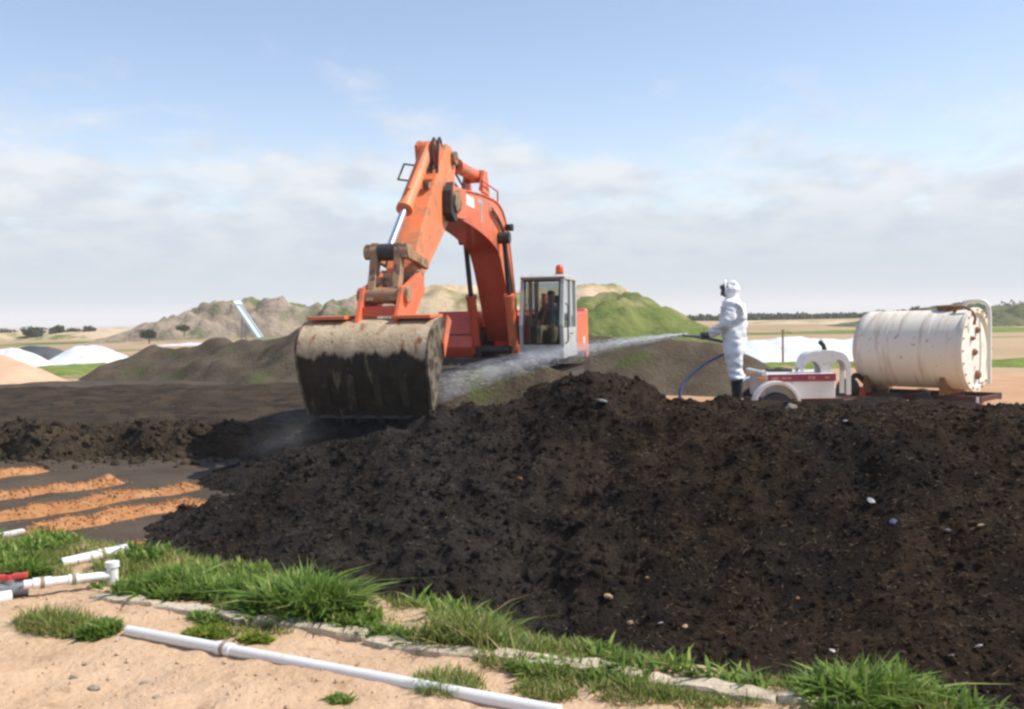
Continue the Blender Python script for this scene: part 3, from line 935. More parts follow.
# upper structure
m = MB(); m.box((-0.7, 0, 1.14), (3.9, 2.7, 0.16)); m.build('deck', 'black_steel', ex, bevel=0.02)
m = MB(); m.prism([(-2.2, 1.22), (0.95, 1.22), (1.12, 1.45), (1.02, 1.90), (0.72, 2.22), (-2.2, 2.25)], -1.42, -0.56)
hs = m.build('tool_box_housing', 'paint_red', ex, bevel=0.03)
for x_ in (0.2, -0.9):
    m = MB(); m.box((x_, -1.385, 1.75), (0.02, 0.012, 0.7)); m.build('panel_seam', 'black_steel', hs)
m = MB(); m.box((1.075, -0.95, 1.72), (0.02, 0.7, 0.02)); m.build('front_seam', 'black_steel', hs)
m = MB(); m.prism([(-2.2, 1.22), (-0.62, 1.22), (-0.62, 2.12), (-2.2, 2.2)], -0.5, 1.40)
en = m.build('engine_housing', 'paint_red', ex, bevel=0.04)
m = MB(); m.cyl((-1.6, 0.5, 2.2), (-1.6, 0.5, 2.62), 0.07); m.build('exhaust', 'rust', en, smooth=40)
prof = [(-2.2, -1.4), (-2.62, -1.4), (-2.86, -1.1), (-2.95, -0.5), (-2.95, 0.5), (-2.86, 1.1), (-2.62, 1.4), (-2.2, 1.4)]
m = MB(); n = len(prof)
m.add([(p[0], p[1], 1.06) for p in prof] + [(p[0] + 0.08, p[1], 2.25) for p in prof],
      [tuple(range(n)), tuple(range(2 * n - 1, n - 1, -1))] + [(i, i + n, (i + 1) % n + n, (i + 1) % n) for i in range(n)])
m.build('counterweight', 'paint_orange', ex, bevel=0.05)
# side door panel of the left housing with a white mark, seen past the cab
m = MB(); m.box((-1.5, 1.405, 1.66), (1.3, 0.02, 0.8)); sp = m.build('side_door', 'paint_orange', ex, bevel=0.008)
m = MB(); m.box((-1.75, 1.42, 1.5), (0.25, 0.008, 0.16)); m.build('white_mark', 'white_mark', sp)

# cab
CY0, CY1 = 0.50, 1.45
CF, CB, CZ0, CZ1 = 1.12, -0.58, 1.20, 2.92
m = MB()
pw = 0.085
for y in (CY0 + pw / 2, CY1 - pw / 2):
    m.prism([(CF - 0.02, 1.36), (CF + 0.06, 1.9), (CF - 0.16, CZ1 - 0.06), (CF - 0.26, CZ1 - 0.06), (CF - 0.05, 1.9), (CF - 0.13, 1.36)], y - pw / 2, y + pw / 2)   # A pillar
    m.box((0.15, y, 2.1), (0.09, pw - 0.01, 1.6))
    m.box((CB + 0.06, y, 2.1), (0.12, pw, 1.6))
m.box(((CF + CB) / 2, (CY0 + CY1) / 2, 1.28), (CF - CB, CY1 - CY0, 0.17))
m.box((CF - 0.02, (CY0 + CY1) / 2, 1.42), (0.05, CY1 - CY0 - 2 * pw, 0.13))
for y in (CY0 + 0.03, CY1 - 0.03):
    m.box((-0.22, y, 1.58), (0.7, 0.05, 0.5))
m.box((CB + 0.03, (CY0 + CY1) / 2, 1.6), (0.05, CY1 - CY0 - 2 * pw, 0.5))
cab = m.build('cab', 'cab_grey', ex, bevel=0.012)
rp = [(CF - 0.20, CZ1 - 0.06), (CF - 0.14, CZ1), (CF - 0.26, CZ1 + 0.05), (CB + 0.1, CZ1 + 0.05), (CB, CZ1), (CB, CZ1 - 0.06)]
m = MB(); m.prism(rp, CY0 - 0.01, CY1 + 0.01); m.build('roof', 'cab_grey', cab, bevel=0.02)
m = MB(); m.box((CF + 0.0, (CY0 + CY1) / 2, 2.83), (0.04, CY1 - CY0 - 2 * pw, 0.03)); m.build('roof_trim', 'rubber', cab)
m = MB()
a0, a1, a2 = (CF + 0.0, 1.5), (CF + 0.035, 1.9), (CF - 0.19, CZ1 - 0.08)
y0, y1 = CY0 + pw, CY1 - pw
m.add([(a0[0], y0, a0[1]), (a0[0], y1, a0[1]), (a1[0], y1, a1[1]), (a1[0], y0, a1[1]), (a2[0], y1, a2[1]), (a2[0], y0, a2[1])], [(0, 1, 2, 3), (3, 2, 4, 5)])
m.build('windscreen', 'glass', cab)
# black rubber round the screen
m = MB()
for y in (y0 + 0.015, y1 - 0.015):
    m.tube([(a0[0] + 0.01, y, a0[1]), (a1[0] + 0.01, y, a1[1]), (a2[0] + 0.01, y, a2[1])], 0.018, 6)
m.tube([(a0[0] + 0.01, y0, a0[1]), (a0[0] + 0.01, y1, a0[1])], 0.018, 6)
m.tube([(a2[0] + 0.01, y0, a2[1]), (a2[0] + 0.01, y1, a2[1])], 0.018, 6)
m.build('screen_seal', 'rubber', cab)
m = MB(); m.tube([(CF + 0.05, 0.8, 1.55), (CF + 0.06, 1.0, 1.95), (CF - 0.06, 1.12, 2.4)], 0.012, 6); m.build('wiper', 'rubber', cab)
for y in (CY0 + 0.04, CY1 - 0.04):
    m = MB(); m.add([(0.2, y, 1.84), (0.98, y, 1.84), (0.86, y, 2.84), (0.2, y, 2.84)], [(0, 1, 2, 3)]); m.build('side_window', 'glass', cab)
    m = MB(); m.add([(CB + 0.12, y, 1.84), (0.1, y, 1.84), (0.1, y, 2.84), (CB + 0.12, y, 2.84)], [(0, 1, 2, 3)]); m.build('side_window', 'glass', cab)
m = MB(); m.add([(CB + 0.04, y0, 1.86), (CB + 0.04, y1, 1.86), (CB + 0.04, y1, 2.84), (CB + 0.04, y0, 2.84)], [(0, 1, 2, 3)]); m.build('rear_window', 'glass', cab)
m = MB(); m.box((0.58, CY1 - 0.035, 1.6), (0.8, 0.05, 0.46)); dr = m.build('door_panel', 'cab_grey', cab, bevel=0.01)
m = MB(); m.tube([(0.28, CY1 + 0.01, 1.7), (0.28, CY1 + 0.05, 1.7), (0.42, CY1 + 0.05, 1.7), (0.42, CY1 + 0.01, 1.7)], 0.012, 6); m.build('handle', 'rubber', dr)
m = MB(); m.box((-0.1, 0.975, 1.6), (0.55, 0.52, 0.16)); m.box((-0.36, 0.975, 2.0), (0.12, 0.5, 0.75)); m.box((-0.38, 0.975, 2.45), (0.1, 0.28, 0.2)); m.box((-0.1, 0.975, 1.42), (0.4, 0.4, 0.25))
m.build('seat', 'cab_inside', cab, bevel=0.04)
for y in (0.66, 1.29):
    m = MB(); m.box((0.25, y, 1.62), (0.5, 0.13, 0.5)); m.build('console', 'cab_inside', cab, bevel=0.02)
    m = MB(); m.cyl((0.42, y, 1.86), (0.47, y, 2.06), 0.014); m.tube([(0.465, y, 2.04), (0.475, y, 2.08), (0.485, y, 2.14)], [0.02, 0.03, 0.022], 8); m.build('lever', 'rubber', cab)
for y in (0.87, 1.08):
    m = MB(); m.cyl((0.78, y, 1.36), (0.74, y, 1.9), 0.013); m.box((0.74, y, 1.92), (0.04, 0.06, 0.05)); m.build('travel_lever', 'rubber', cab)
m = MB(); m.cyl((0.25, 1.22, CZ1 + 0.05), (0.25, 1.22, CZ1 + 0.10), 0.09); bc = m.build('beacon', 'rubber', ex, smooth=40)
m = MB(); m.lathe([(0.085, 0), (0.09, 0.05), (0.085, 0.13), (0.06, 0.175), (0.0, 0.19)], (0.25, 1.22, CZ1 + 0.10), (0, 0, 1), 18); m.build('lens', 'beacon', bc, smooth=60)
m = MB(); m.tube([(CF - 0.1, CY1 + 0.02, 1.5), (CF - 0.06, CY1 + 0.08, 1.55), (CF - 0.1, CY1 + 0.08, 2.3), (CF - 0.14, CY1 + 0.02, 2.35)], 0.016, 8); m.build('grab_rail', 'rubber', cab)
# foot frame under the boom
m = MB()
for y in (BY - 0.36, BY + 0.36):
    m.prism([(-0.35, 1.2), (0.95, 1.2), (1.05, 1.45), (0.75, 1.55), (0.35, 1.88), (0.0, 1.88)], y - 0.05, y + 0.05)
cyl_y(m, 0.15, 1.65, BY - 0.44, BY + 0.44, 0.11); cyl_y(m, 0.9, 1.38, BY - 0.52, BY + 0.52, 0.09)
m.build('boom_bracket', 'black_steel', ex, bevel=0.015)

# boom
BC = [(0.15, 1.65, 0.42), (0.42, 2.25, 0.62), (0.82, 3.05, 0.82), (1.18, 3.62, 0.98), (1.62, 3.93, 0.98), (2.6, 4.07, 0.80), (3.7, 4.12, 0.62), (4.62, 4.12, 0.50)]
bc_ = [np.array(q) for q in spline(BC, 6)]
topl, botl = [], []
for i, q in enumerate(bc_):
    t = bc_[min(i + 1, len(bc_) - 1)][:2] - bc_[max(i - 1, 0)][:2]; t /= np.linalg.norm(t)
    nn = np.array([-t[1], t[0]])
    topl.append(q[:2] + nn * q[2] / 2); botl.append(q[:2] - nn * q[2] / 2)


def ribbon_box(mb, top, bot, y0, y1, flange=0.0):
    k = len(top)
    vs = []
    for a, b in zip(top, bot):
        vs += [(a[0], y0, a[1]), (a[0], y1, a[1]), (b[0], y1, b[1]), (b[0], y0, b[1])]
    fs = [(0, 1, 2, 3), (4 * k - 1, 4 * k - 2, 4 * k - 3, 4 * k - 4)]
    for i in range(k - 1):
        for j in range(4):
            fs.append((4 * i + j, 4 * i + (j + 1) % 4, 4 * i + 4 + (j + 1) % 4, 4 * i + 4 + j))
    mb.add(vs, fs)


m = MB(); ribbon_box(m, topl, botl, BY - 0.29, BY + 0.29)
boom = m.build('boom', 'paint_orange', ex, smooth=25, bevel=0.012)
# flange strips: top and bottom plates stand proud of the side plates
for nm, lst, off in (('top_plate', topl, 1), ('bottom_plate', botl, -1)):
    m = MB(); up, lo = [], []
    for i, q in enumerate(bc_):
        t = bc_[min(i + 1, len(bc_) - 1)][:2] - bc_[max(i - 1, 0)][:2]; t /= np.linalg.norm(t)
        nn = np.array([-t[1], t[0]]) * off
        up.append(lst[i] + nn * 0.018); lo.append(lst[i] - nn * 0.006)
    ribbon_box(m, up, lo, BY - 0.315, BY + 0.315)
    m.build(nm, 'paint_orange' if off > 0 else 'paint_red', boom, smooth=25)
TIP = (5.0, 4.11)
for sg in (-1, 1):
    m = MB()
    ya, yb = sorted((BY + sg * 0.262, BY + sg * 0.375))
    pr = [(4.3, 4.40), (4.75, 4.38)] + [(TIP[0] + 0.27 * math.cos(a), TIP[1] + 0.27 * math.sin(a)) for a in [R(90 - 20 * k) for k in range(10)]] + [(4.75, 3.84), (4.3, 3.86)]
    m.prism(pr, ya, yb); m.build('fork_plate', 'paint_orange', boom, bevel=0.012)
    m = MB(); cyl_y(m, TIP[0], TIP[1], BY + sg * 0.25, BY + sg * 0.43, 0.20); fb = m.build('pivot_boss', 'dirty_steel', boom, smooth=40, bevel=0.01)
    m = MB(); m.prism([(TIP[0] + 0.15, TIP[1] + 0.33), (TIP[0] + 0.32, TIP[1] + 0.16), (TIP[0] + 0.32, TIP[1] - 0.22), (TIP[0] + 0.08, TIP[1] - 0.36), (TIP[0] - 0.1, TIP[1] - 0.30), (TIP[0] + 0.2, TIP[1] - 0.1), (TIP[0] + 0.2, TIP[1] + 0.1)], ya - 0.015, yb + 0.015)
    m.build('end_cap', 'black_steel', boom, bevel=0.01)
# marks on the side plate
YS = BY + 0.292


def side_patch(nm, quad, mt, par):
    m = MB(); m.add([(s_, YS + 0.004, z_) for s_, z_ in quad], [tuple(range(len(quad)))]); return m.build(nm, mt, par)


side_patch('white_mark', [(4.15, 4.36), (4.12, 4.16), (3.45, 4.14), (3.50, 4.34)], 'white_mark', boom)
side_patch('grey_mark', [(3.25, 4.36), (3.22, 4.28), (2.95, 4.28), (3.02, 3.92), (2.93, 3.92), (2.84, 4.36)], 'grey_mark', boom)
# hydraulic pipes along the top of the boom
for dy in (-0.12, 0.10):
    m = MB(); m.tube([(q[0][0], BY + dy, q[0][1] + 0.05) for q in [(p_, 0) for p_ in topl[5:-6]]], 0.022, 6); m.build('hydraulic_pipe', 'black_steel', boom, smooth=60)
m = MB(); i0 = 22
b0, b1 = topl[24], topl[31]
m.tube([(b0[0], BY + 0.26, b0[1]), (b0[0], BY + 0.26, b0[1] + 0.3), (b1[0], BY + 0.26, b1[1] + 0.3), (b1[0], BY + 0.26, b1[1])], 0.017, 8); m.build('grab_rail', 'paint_red', boom)
m = MB(); m.box((1.05, BY + 0.4, 3.98), (0.14, 0.16, 0.14)); m.cyl((1.12, BY + 0.4, 3.98), (1.19, BY + 0.4, 3.97), 0.07); m.build('work_lamp', 'rubber', boom, bevel=0.01)


def ram(name, p0, p1, y, rb, rr, frac, parent, mb='paint_orange', mr='rod_dark'):
    p0 = Vector((p0[0], y, p0[1])); p1 = Vector((p1[0], y, p1[1])); k = p0.lerp(p1, frac)
    d = (p1 - p0).normalized()
    m = MB(); m.tube([p0 + d * 0.06, k - d * 0.08, k - d * 0.08, k], [rb, rb, rb * 1.18, rb * 1.18], 18); cyl_y(m, p0.x, p0.z, y - rb * 1.1, y + rb * 1.1, rb * 1.05)
    o = m.build(name, mb, parent, smooth=35)
    m = MB(); m.cyl(k, p1, rr, n=14); m.build('rod', mr, o, smooth=60)
    m = MB(); cyl_y(m, p1.x, p1.z, y - rb * 1.15, y + rb * 1.15, rb * 1.15); m.build('rod_eye', 'black_steel', o, smooth=40)
    return o


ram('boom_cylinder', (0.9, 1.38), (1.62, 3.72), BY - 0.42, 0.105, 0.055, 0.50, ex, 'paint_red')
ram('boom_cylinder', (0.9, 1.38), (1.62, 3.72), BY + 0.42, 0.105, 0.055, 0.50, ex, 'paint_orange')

# stick, laid out along its own axis
AX = np.array([0.793, -0.609]); NX = np.array([0.609, 0.793]); PV = np.array(TIP)
st = lambda a, n_: tuple(PV + AX * a + NX * n_)
SP = [(-0.92, 0.28), (-0.86, 0.60), (-0.68, 0.76), (-0.1, 0.70), (0.5, 0.60), (1.3, 0.47), (1.95, 0.34), (2.28, 0.20), (2.38, 0.02), (2.30, -0.15), (2.0, -0.21), (1.2, -0.27), (0.25, -0.31), (-0.15, -0.30), (-0.6, -0.02)]
m = MB(); m.prism([st(*q) for q in SP], BY - 0.225, BY + 0.225)
stick = m.build('stick', 'paint_orange_stick', ex, bevel=0.018)
m = MB(); cyl_y(m, *st(-0.78, 0.42), BY - 0.3, BY + 0.3, 0.12); m.build('pin', 'dirty_steel', stick, smooth=40)
m = MB(); cyl_y(m, *st(2.30, 0.02), BY - 0.33, BY + 0.33, 0.13); m.build('pin', 'dirty_steel', stick, smooth=40)
for sg in (-1, 1):
    m = MB(); m.prism([st(*q) for q in ((-0.5, 0.70), (-0.36, 1.02), (-0.16, 1.04), (0.02, 0.68))], BY + sg * 0.16 - 0.03, BY + sg * 0.16 + 0.03); m.build('cylinder_lug', 'paint_orange', stick)
bcl = ram('bucket_cylinder', st(-0.26, 0.92), (7.44, 3.10), BY, 0.115, 0.055, 0.62, ex, 'paint_orange_stick', 'chrome')
m = MB(); c0, c1 = st(-0.2, 1.06), st(1.2, 0.98)
m.tube([(c0[0], BY + 0.05, c0[1]), (c1[0], BY + 0.05, c1[1])], 0.025, 6); m.build('oil_pipe', 'paint_orange', bcl)
for k, dy in enumerate((0.02, 0.12)):
    pts = spline([(st(-0.62, 0.72)[0], BY + dy, st(-0.62, 0.72)[1]), (st(-0.45, 1.0)[0], BY + dy + 0.06, st(-0.45, 1.0)[1]), (st(-0.1, 1.02)[0], BY + dy + 0.12, st(-0.1, 1.02)[1]), (st(0.25, 0.72)[0], BY + dy + 0.12, st(0.25, 0.72)[1])], 6)
    m = MB(); m.tube(pts, 0.026, 6); m.build('hose', 'rubber', stick)
m = MB(); q = [st(-0.15, 0.66), st(-0.15, 0.70), st(0.30, 0.66), st(0.30, 0.62)]
m.tube([(q[0][0], BY - 0.25, q[0][1]), (q[1][0], BY - 0.45, q[1][1]), (q[2][0], BY - 0.45, q[2][1]), (q[3][0], BY - 0.25, q[3][1])], 0.018, 8); m.build('grab_rail', 'black_steel', stick)
m = MB(); m.box((*st(0.55, 0.66)[:1], BY + 0.12, st(0.55, 0.66)[1]), (0.12, 0.1, 0.1)); m.build('pipe_clamp', 'dirty_steel', stick)
ram('arm_cylinder', (2.25, 4.92), st(-0.80, 0.44), BY, 0.125, 0.06, 0.60, ex, 'paint_orange')
m = MB()
for sg in (-1, 1):
    m.prism([(1.95, 4.55), (2.1, 5.02), (2.38, 5.02), (2.6, 4.6)], BY + sg * 0.18 - 0.03, BY + sg * 0.18 + 0.03)
m.build('cylinder_lug', 'paint_orange', boom)

# linkage
LJ, B0, B1 = (7.44, 3.10), (6.86, 2.66), (7.64, 2.44)
for sg in (-1, 1):
    q0 = st(1.95, 0.05)
    d = np.array(LJ) - np.array(q0); ln = np.linalg.norm(d); d /= ln; nn = np.array([-d[1], d[0]])
    pr = [tuple(np.array(q0) + d * a + nn * b) for a, b in ((-0.1, -0.08), (-0.1, 0.08), (ln * 0.5, 0.07), (ln + 0.1, 0.11), (ln + 0.1, -0.11), (ln * 0.5, -0.07))]
    m = MB(); m.prism(pr, BY + sg * 0.295 - 0.04, BY + sg * 0.295 + 0.04); m.build('guide_link', 'dirty_link', ex, bevel=0.012)
m = MB()
for sg in (-1, 1):
    d = np.array(B1) - np.array(LJ); ln = np.linalg.norm(d); d /= ln; nn = np.array([-d[1], d[0]])
    pr = [tuple(np.array(LJ) + d * a + nn * b) for a, b in ((-0.12, -0.10), (-0.12, 0.10), (ln * 0.5, 0.08), (ln + 0.12, 0.12), (ln + 0.12, -0.12), (ln * 0.5, -0.08))]
    m.prism(pr, BY + sg * 0.19 - 0.06, BY + sg * 0.19 + 0.06)
m.box(((LJ[0] + B1[0]) / 2 + 0.04, BY, (LJ[1] + B1[1]) / 2 - 0.12), (0.1, 0.36, 0.14))
cyl_y(m, *LJ, BY - 0.36, BY + 0.36, 0.11); cyl_y(m, *B1, BY - 0.40, BY + 0.40, 0.125)
m.build('bucket_link', 'dirty_link', ex, bevel=0.012)

# bucket
BW = 1.0
BB = -0.20                                     # bucket centre across
BP = [(7.40, 2.04), (7.58, 2.09), (7.88, 2.08), (8.16, 1.98), (8.35, 1.80), (8.42, 1.56), (8.36, 1.30), (8.27, 1.06), (8.17, 0.84), (8.09, 0.68)]
bp = [np.array(q) for q in spline(BP, 5)]


def shell(mb, pts, y0, y1, th, inward=True):
    a, b = [], []
    for i, q in enumerate(pts):
        t = pts[min(i + 1, len(pts) - 1)] - pts[max(i - 1, 0)]; t = t / np.linalg.norm(t)
        nn = np.array([t[1], -t[0]])
        a.append(q); b.append(q + nn * th)
    ribbon_box(mb, a, b, y0, y1)


bucket = empty('bucket', (0, 0, 0)); bucket.parent = ex
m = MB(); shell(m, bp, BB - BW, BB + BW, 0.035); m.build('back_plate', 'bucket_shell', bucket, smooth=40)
TAPER = lambda z: 1.0 - 0.055 * (2.1 - z) / 1.4
# wear strips wrap the bottom
for y in (-0.62, -0.2, 0.22, 0.64):
    off = []
    for i in range(30, 41):
        t = bp[min(i + 1, len(bp) - 1)] - bp[i - 1]; t = t / np.linalg.norm(t); off.append(bp[i] - np.array([t[1], -t[0]]) * 0.024)
    m = MB(); shell(m, off, BB + y - 0.06, BB + y + 0.06, 0.026); m.build('wear_strip', 'bucket_dark', bucket)
for sg in (-1, 1):
    m = MB(); pr = [tuple(q) for q in bp]
    ya, yb = sorted((BB + sg * (BW + 0.002), BB + sg * (BW + 0.04)))
    m.prism(pr, ya, yb); m.build('side_plate', 'bucket_side', bucket)
    m = MB(); e0, e1 = np.array((7.40, 2.04)), np.array((8.09, 0.68)); d = (e1 - e0) / np.linalg.norm(e1 - e0); nn = np.array([-d[1], d[0]])
    pr = [tuple(e0 + nn * 0.0), tuple(e0 + nn * 0.20), tuple(e0 + d * 0.45 + nn * 0.18), tuple(e0 + d * 0.62 + nn * 0.01)]
    ya, yb = sorted((BB + sg * (BW + 0.042), BB + sg * (BW + 0.075)))
    m.prism(pr, ya, yb); m.build('side_cutter', 'paint_orange', bucket, bevel=0.006)
    m = MB(); m.prism([(7.35, 2.03), (6.72, 2.52), (6.76, 2.74), (6.96, 2.80), (7.55, 2.60), (7.76, 2.56), (7.84, 2.40), (8.05, 2.02), (7.8, 2.06), (7.5, 2.07)], BY + sg * 0.30 - 0.035, BY + sg * 0.30 + 0.035)
    m.build('ear', 'paint_orange', bucket, bevel=0.012)
    for k in range(2):
        y = BB + sg * (0.46 + 0.0 * k) + BY
    m = MB(); m.box((7.78, BB + sg * (BW * 0.66), 2.12), (0.62, 0.60, 0.05), Matrix.Rotation(R(1), 3, 'Y')); m.build('top_rib', 'paint_orange', bucket, bevel=0.008)
m = MB(); m.box((7.40, BY, 2.26), (0.5, 0.53, 0.05)); m.box((7.84, BY, 2.20), (0.05, 0.53, 0.14)); m.build('cross_plate', 'paint_red', bucket, bevel=0.008)
m = MB(); m.box((8.075, BB, 0.66), (0.07, 2 * BW + 0.06, 0.045)); m.build('cutting_edge', 'black_steel', bucket)
for k in range(6):
    y = BB - BW + 0.14 + k * (2 * BW - 0.28) / 5
    m = MB(); m.prism([(8.15, 0.72), (8.02, 0.68), (7.985, 0.50), (8.005, 0.495)], y - 0.055, y + 0.055); m.build('tooth', 'black_steel', bucket)


for o in bucket.children:                      # the bucket narrows a little towards its lip
    for v_ in o.data.vertices:
        v_.co.y = BB + (v_.co.y - BB) * TAPER(v_.co.z)
# hose bundle that crosses from boom to stick, and along the boom side
for k in range(4):
    y_ = BY - 0.20 + 0.11 * k
    pts = spline([(3.6, y_, 4.52), (4.3, y_, 4.62 + 0.05 * k), (4.75, y_ * 0.9, 4.78), (*st(-0.35, 0.72)[:1], y_ * 0.8, st(-0.35, 0.72)[1] + 0.03), (*st(0.1, 0.70)[:1], y_ * 0.7, st(0.1, 0.70)[1] + 0.02)], 6)
    m = MB(); m.tube(pts, 0.022, 6); m.build('hose', 'rubber', boom)
for k in range(2):
    pts = spline([(0.45, BY + 0.33, 2.3 + 0.1 * k), (0.95, BY + 0.34, 3.25 + 0.08 * k), (1.5, BY + 0.34, 3.9 + 0.08 * k), (2.3, BY + 0.34, 4.2 + 0.07 * k)], 6)
    m = MB(); m.tube(pts, 0.02, 6); m.build('hose', 'rubber', boom)


# ------------------------------------------------------------------ people
def skin_mesh(name, joints, bones, sub=2, wrinkle=0.0):
    """joints: (x, y, z, rx, ry); one continuous skin over connected bones"""
    me = bpy.data.meshes.new(name)
    me.from_pydata([j[:3] for j in joints], bones, [])
    ob = bpy.data.objects.new(name, me); COL.objects.link(ob)
    ob.modifiers.new('skin', 'SKIN').use_smooth_shade = True
    sv = me.skin_vertices[0].data
    for i, j in enumerate(joints):
        sv[i].radius = (j[3], j[4] if len(j) > 4 else j[3])
        sv[i].use_root = (i == 0)
    ss = ob.modifiers.new('sub', 'SUBSURF'); ss.levels = sub; ss.render_levels = sub
    dg = bpy.context.evaluated_depsgraph_get()
    res = bpy.data.meshes.new_from_object(ob.evaluated_get(dg))
    bpy.data.objects.remove(ob)
    res.name = name
    if wrinkle:
        n = len(res.vertices)
        co = np.empty(n * 3); res.vertices.foreach_get('co', co); co = co.reshape(-1, 3)
        no = np.empty(n * 3); res.vertices.foreach_get('normal', no); no = no.reshape(-1, 3)
        d = fbm(co[:, 0] * 9 + co[:, 1] * 6, co[:, 2] * 13, 3, 501) + 0.6 * fbm(co[:, 1] * 11, co[:, 2] * 20 + co[:, 0] * 5, 2, 505)
        co += no * (d * wrinkle)[:, None]
        res.vertices.foreach_set('co', co.ravel()); res.update()
    res.shade_smooth()
    return res


def hand(name, mt, parent, wrist, palm_end, curl, side, sc=1.0):
    """palm with four bent fingers and a thumb that leaves the side of the palm; curl is the way the fingers bend"""
    w0 = Vector(wrist); f = (Vector(palm_end) - w0); ln = f.length; f.normalize()
    c = Vector(curl); c = (c - f * c.dot(f)).normalized(); s_ = f.cross(c) * side
    m = MB()
    m.tube([w0 - f * 0.02, w0 + f * 0.02, w0 + f * ln * 0.6, w0 + f * ln], [0.03, 0.036, 0.042, 0.036], 10)
    for k in range(4):
        b = w0 + f * (ln * 0.92) + s_ * (k - 1.5) * 0.021
        l1 = (0.040, 0.046, 0.043, 0.034)[k] * sc
        m.tube([b, b + f * l1 * 0.8 + c * l1 * 0.5, b + f * l1 * 0.7 + c * l1 * 1.4, b + f * l1 * 0.0 + c * l1 * 1.8], [0.011, 0.0105, 0.0095, 0.008], 7)
    b = w0 + f * (ln * 0.35) - s_ * 0.035
    m.tube([b, b + f * 0.03 - s_ * 0.02 + c * 0.02, b + f * 0.045 - s_ * 0.008 + c * 0.055], [0.014, 0.0125, 0.009], 7)
    return m.build(name, mt, parent, smooth=60)


PZb = float(h_wind(np.array([PB.x]), np.array([PB.y]))[0])
per = empty('person', (PB.x, PB.y, PZb), R(-18.6))
tag(per, 'person in white hooded coverall and black boots aiming a water hose', 'person')
psc = (403 - 277.5) * 0.0142 / 1.80
PELV = 0
J = [(0.01, 0, 0.95, .17, .165), (0.0, 0, 1.10, .165, .165), (-0.005, 0, 1.27, .185, .19), (0.0, 0, 1.41, .14, .17), (-0.015, 0, 1.50, .085, .085),
     (-0.025, 0, 1.585, .105, .10), (-0.02, 0, 1.68, .112, .105), (-0.015, 0, 1.755, .075, .07),
     (0.0, -0.17, 1.40, .088), (-0.05, -0.25, 1.16, .075), (-0.20, -0.19, 1.07, .064), (-0.335, -0.085, 1.00, .050),
     (0.0, 0.17, 1.40, .088), (-0.06, 0.25, 1.17, .075), (-0.24, 0.19, 1.08, .064), (-0.40, 0.085, 0.99, .050),
     (0.02, -0.10, 0.84, .13), (0.025, -0.125, 0.66, .112), (0.035, -0.13, 0.50, .098), (0.06, -0.135, 0.385, .098), (0.065, -0.135, 0.34, .09),
     (0.02, 0.10, 0.84, .13), (0.0, 0.12, 0.66, .112), (-0.01, 0.125, 0.50, .098), (0.015, 0.13, 0.385, .098), (0.02, 0.13, 0.34, .09)]
E = [(0, 1), (1, 2), (2, 3), (3, 4), (4, 5), (5, 6), (6, 7), (3, 8), (8, 9), (9, 10), (10, 11), (3, 12), (12, 13), (13, 14), (14, 15),
     (0, 16), (16, 17), (17, 18), (18, 19), (19, 20), (0, 21), (21, 22), (22, 23), (23, 24), (24, 25)]
J = [tuple(q) if len(q) == 5 else (*q, q[3]) for q in J]
J = [(*q[:3], q[3] * k_, q[4] * k_) for i, q in enumerate(J) for k_ in (1.0 if i in (11, 15) else (1.17 if i < 4 or i > 15 else (1.13 if i in (4, 5, 6, 7) else 1.15)),)]
body = link('coverall', skin_mesh('coverall', J, E, 3, 0.034), 'suit', per)
# face under the hood, half mask and goggles
m = MB()
V = ICO2 * np.array([0.075, 0.078, 0.105]) + np.array([-0.075, 0, 1.645])
m.add(V.tolist(), ICOF2.tolist())
m.tube([(-0.142, 0, 1.675), (-0.162, 0, 1.645), (-0.150, 0, 1.632)], [0.010, 0.017, 0.012], 8)      # nose
m.tube([(-0.140, -0.026, 1.590), (-0.149, 0, 1.588), (-0.140, 0.026, 1.590)], 0.008, 6)
face = m.build('face', 'skin', per, smooth=60)
m = MB(); m.add((ICO2 * np.array([0.062, 0.076, 0.102]) + np.array([-0.098, 0, 1.648])).tolist(), ICOF2.tolist())
m.tube([(-0.105, 0, 1.60), (-0.140, 0, 1.598), (-0.160, 0, 1.590)], [0.066, 0.055, 0.034], 14)
for sg in (-1, 1):
    m.tube([(-0.125, sg * 0.03, 1.592), (-0.142, sg * 0.06, 1.585), (-0.145, sg * 0.07, 1.583)], [0.024, 0.028, 0.028], 12)
m.build('respirator', 'respirator', per, smooth=45)
m = MB()
m.tube([(-0.055, -0.082, 1.685), (-0.125, -0.062, 1.685), (-0.158, 0, 1.683), (-0.125, 0.062, 1.685), (-0.055, 0.082, 1.685)], [0.018, 0.030, 0.032, 0.030, 0.018], 10); m.build('goggles', 'respirator', per, smooth=45)
m = MB(); ring = []
for k in range(17):
    a = 2 * math.pi * k / 16; ring.append((-0.092 - 0.016 * math.cos(a), 0.092 * math.sin(a), 1.652 + 0.120 * math.cos(a)))
m.tube(ring, 0.017, 8, cap=False); m.build('hood_edge', 'suit', per, smooth=60)
for sg, bx, by in ((-1, 0.065, -0.135), (1, 0.02, 0.13)):
    m = MB()
    m.tube([(bx, by, 0.40), (bx, by, 0.30), (bx, by, 0.14), (bx - 0.005, by, 0.075)], [0.083, 0.078, 0.064, 0.066], 14)
    m.tube([(bx + 0.075, by, 0.055), (bx + 0.04, by, 0.062), (bx - 0.06, by, 0.055), (bx - 0.15, by, 0.045), (bx - 0.205, by, 0.035)], [0.04, 0.056, 0.055, 0.05, 0.028], 14)
    bt = m.build('boot', 'boot', per, smooth=50)
    m = MB(); m.tube([(bx + 0.09, by, 0.012), (bx + 0.02, by, 0.012), (bx - 0.12, by, 0.012), (bx - 0.215, by, 0.014)], [0.036, 0.048, 0.052, 0.026], 10); m.build('sole', 'rubber', bt)
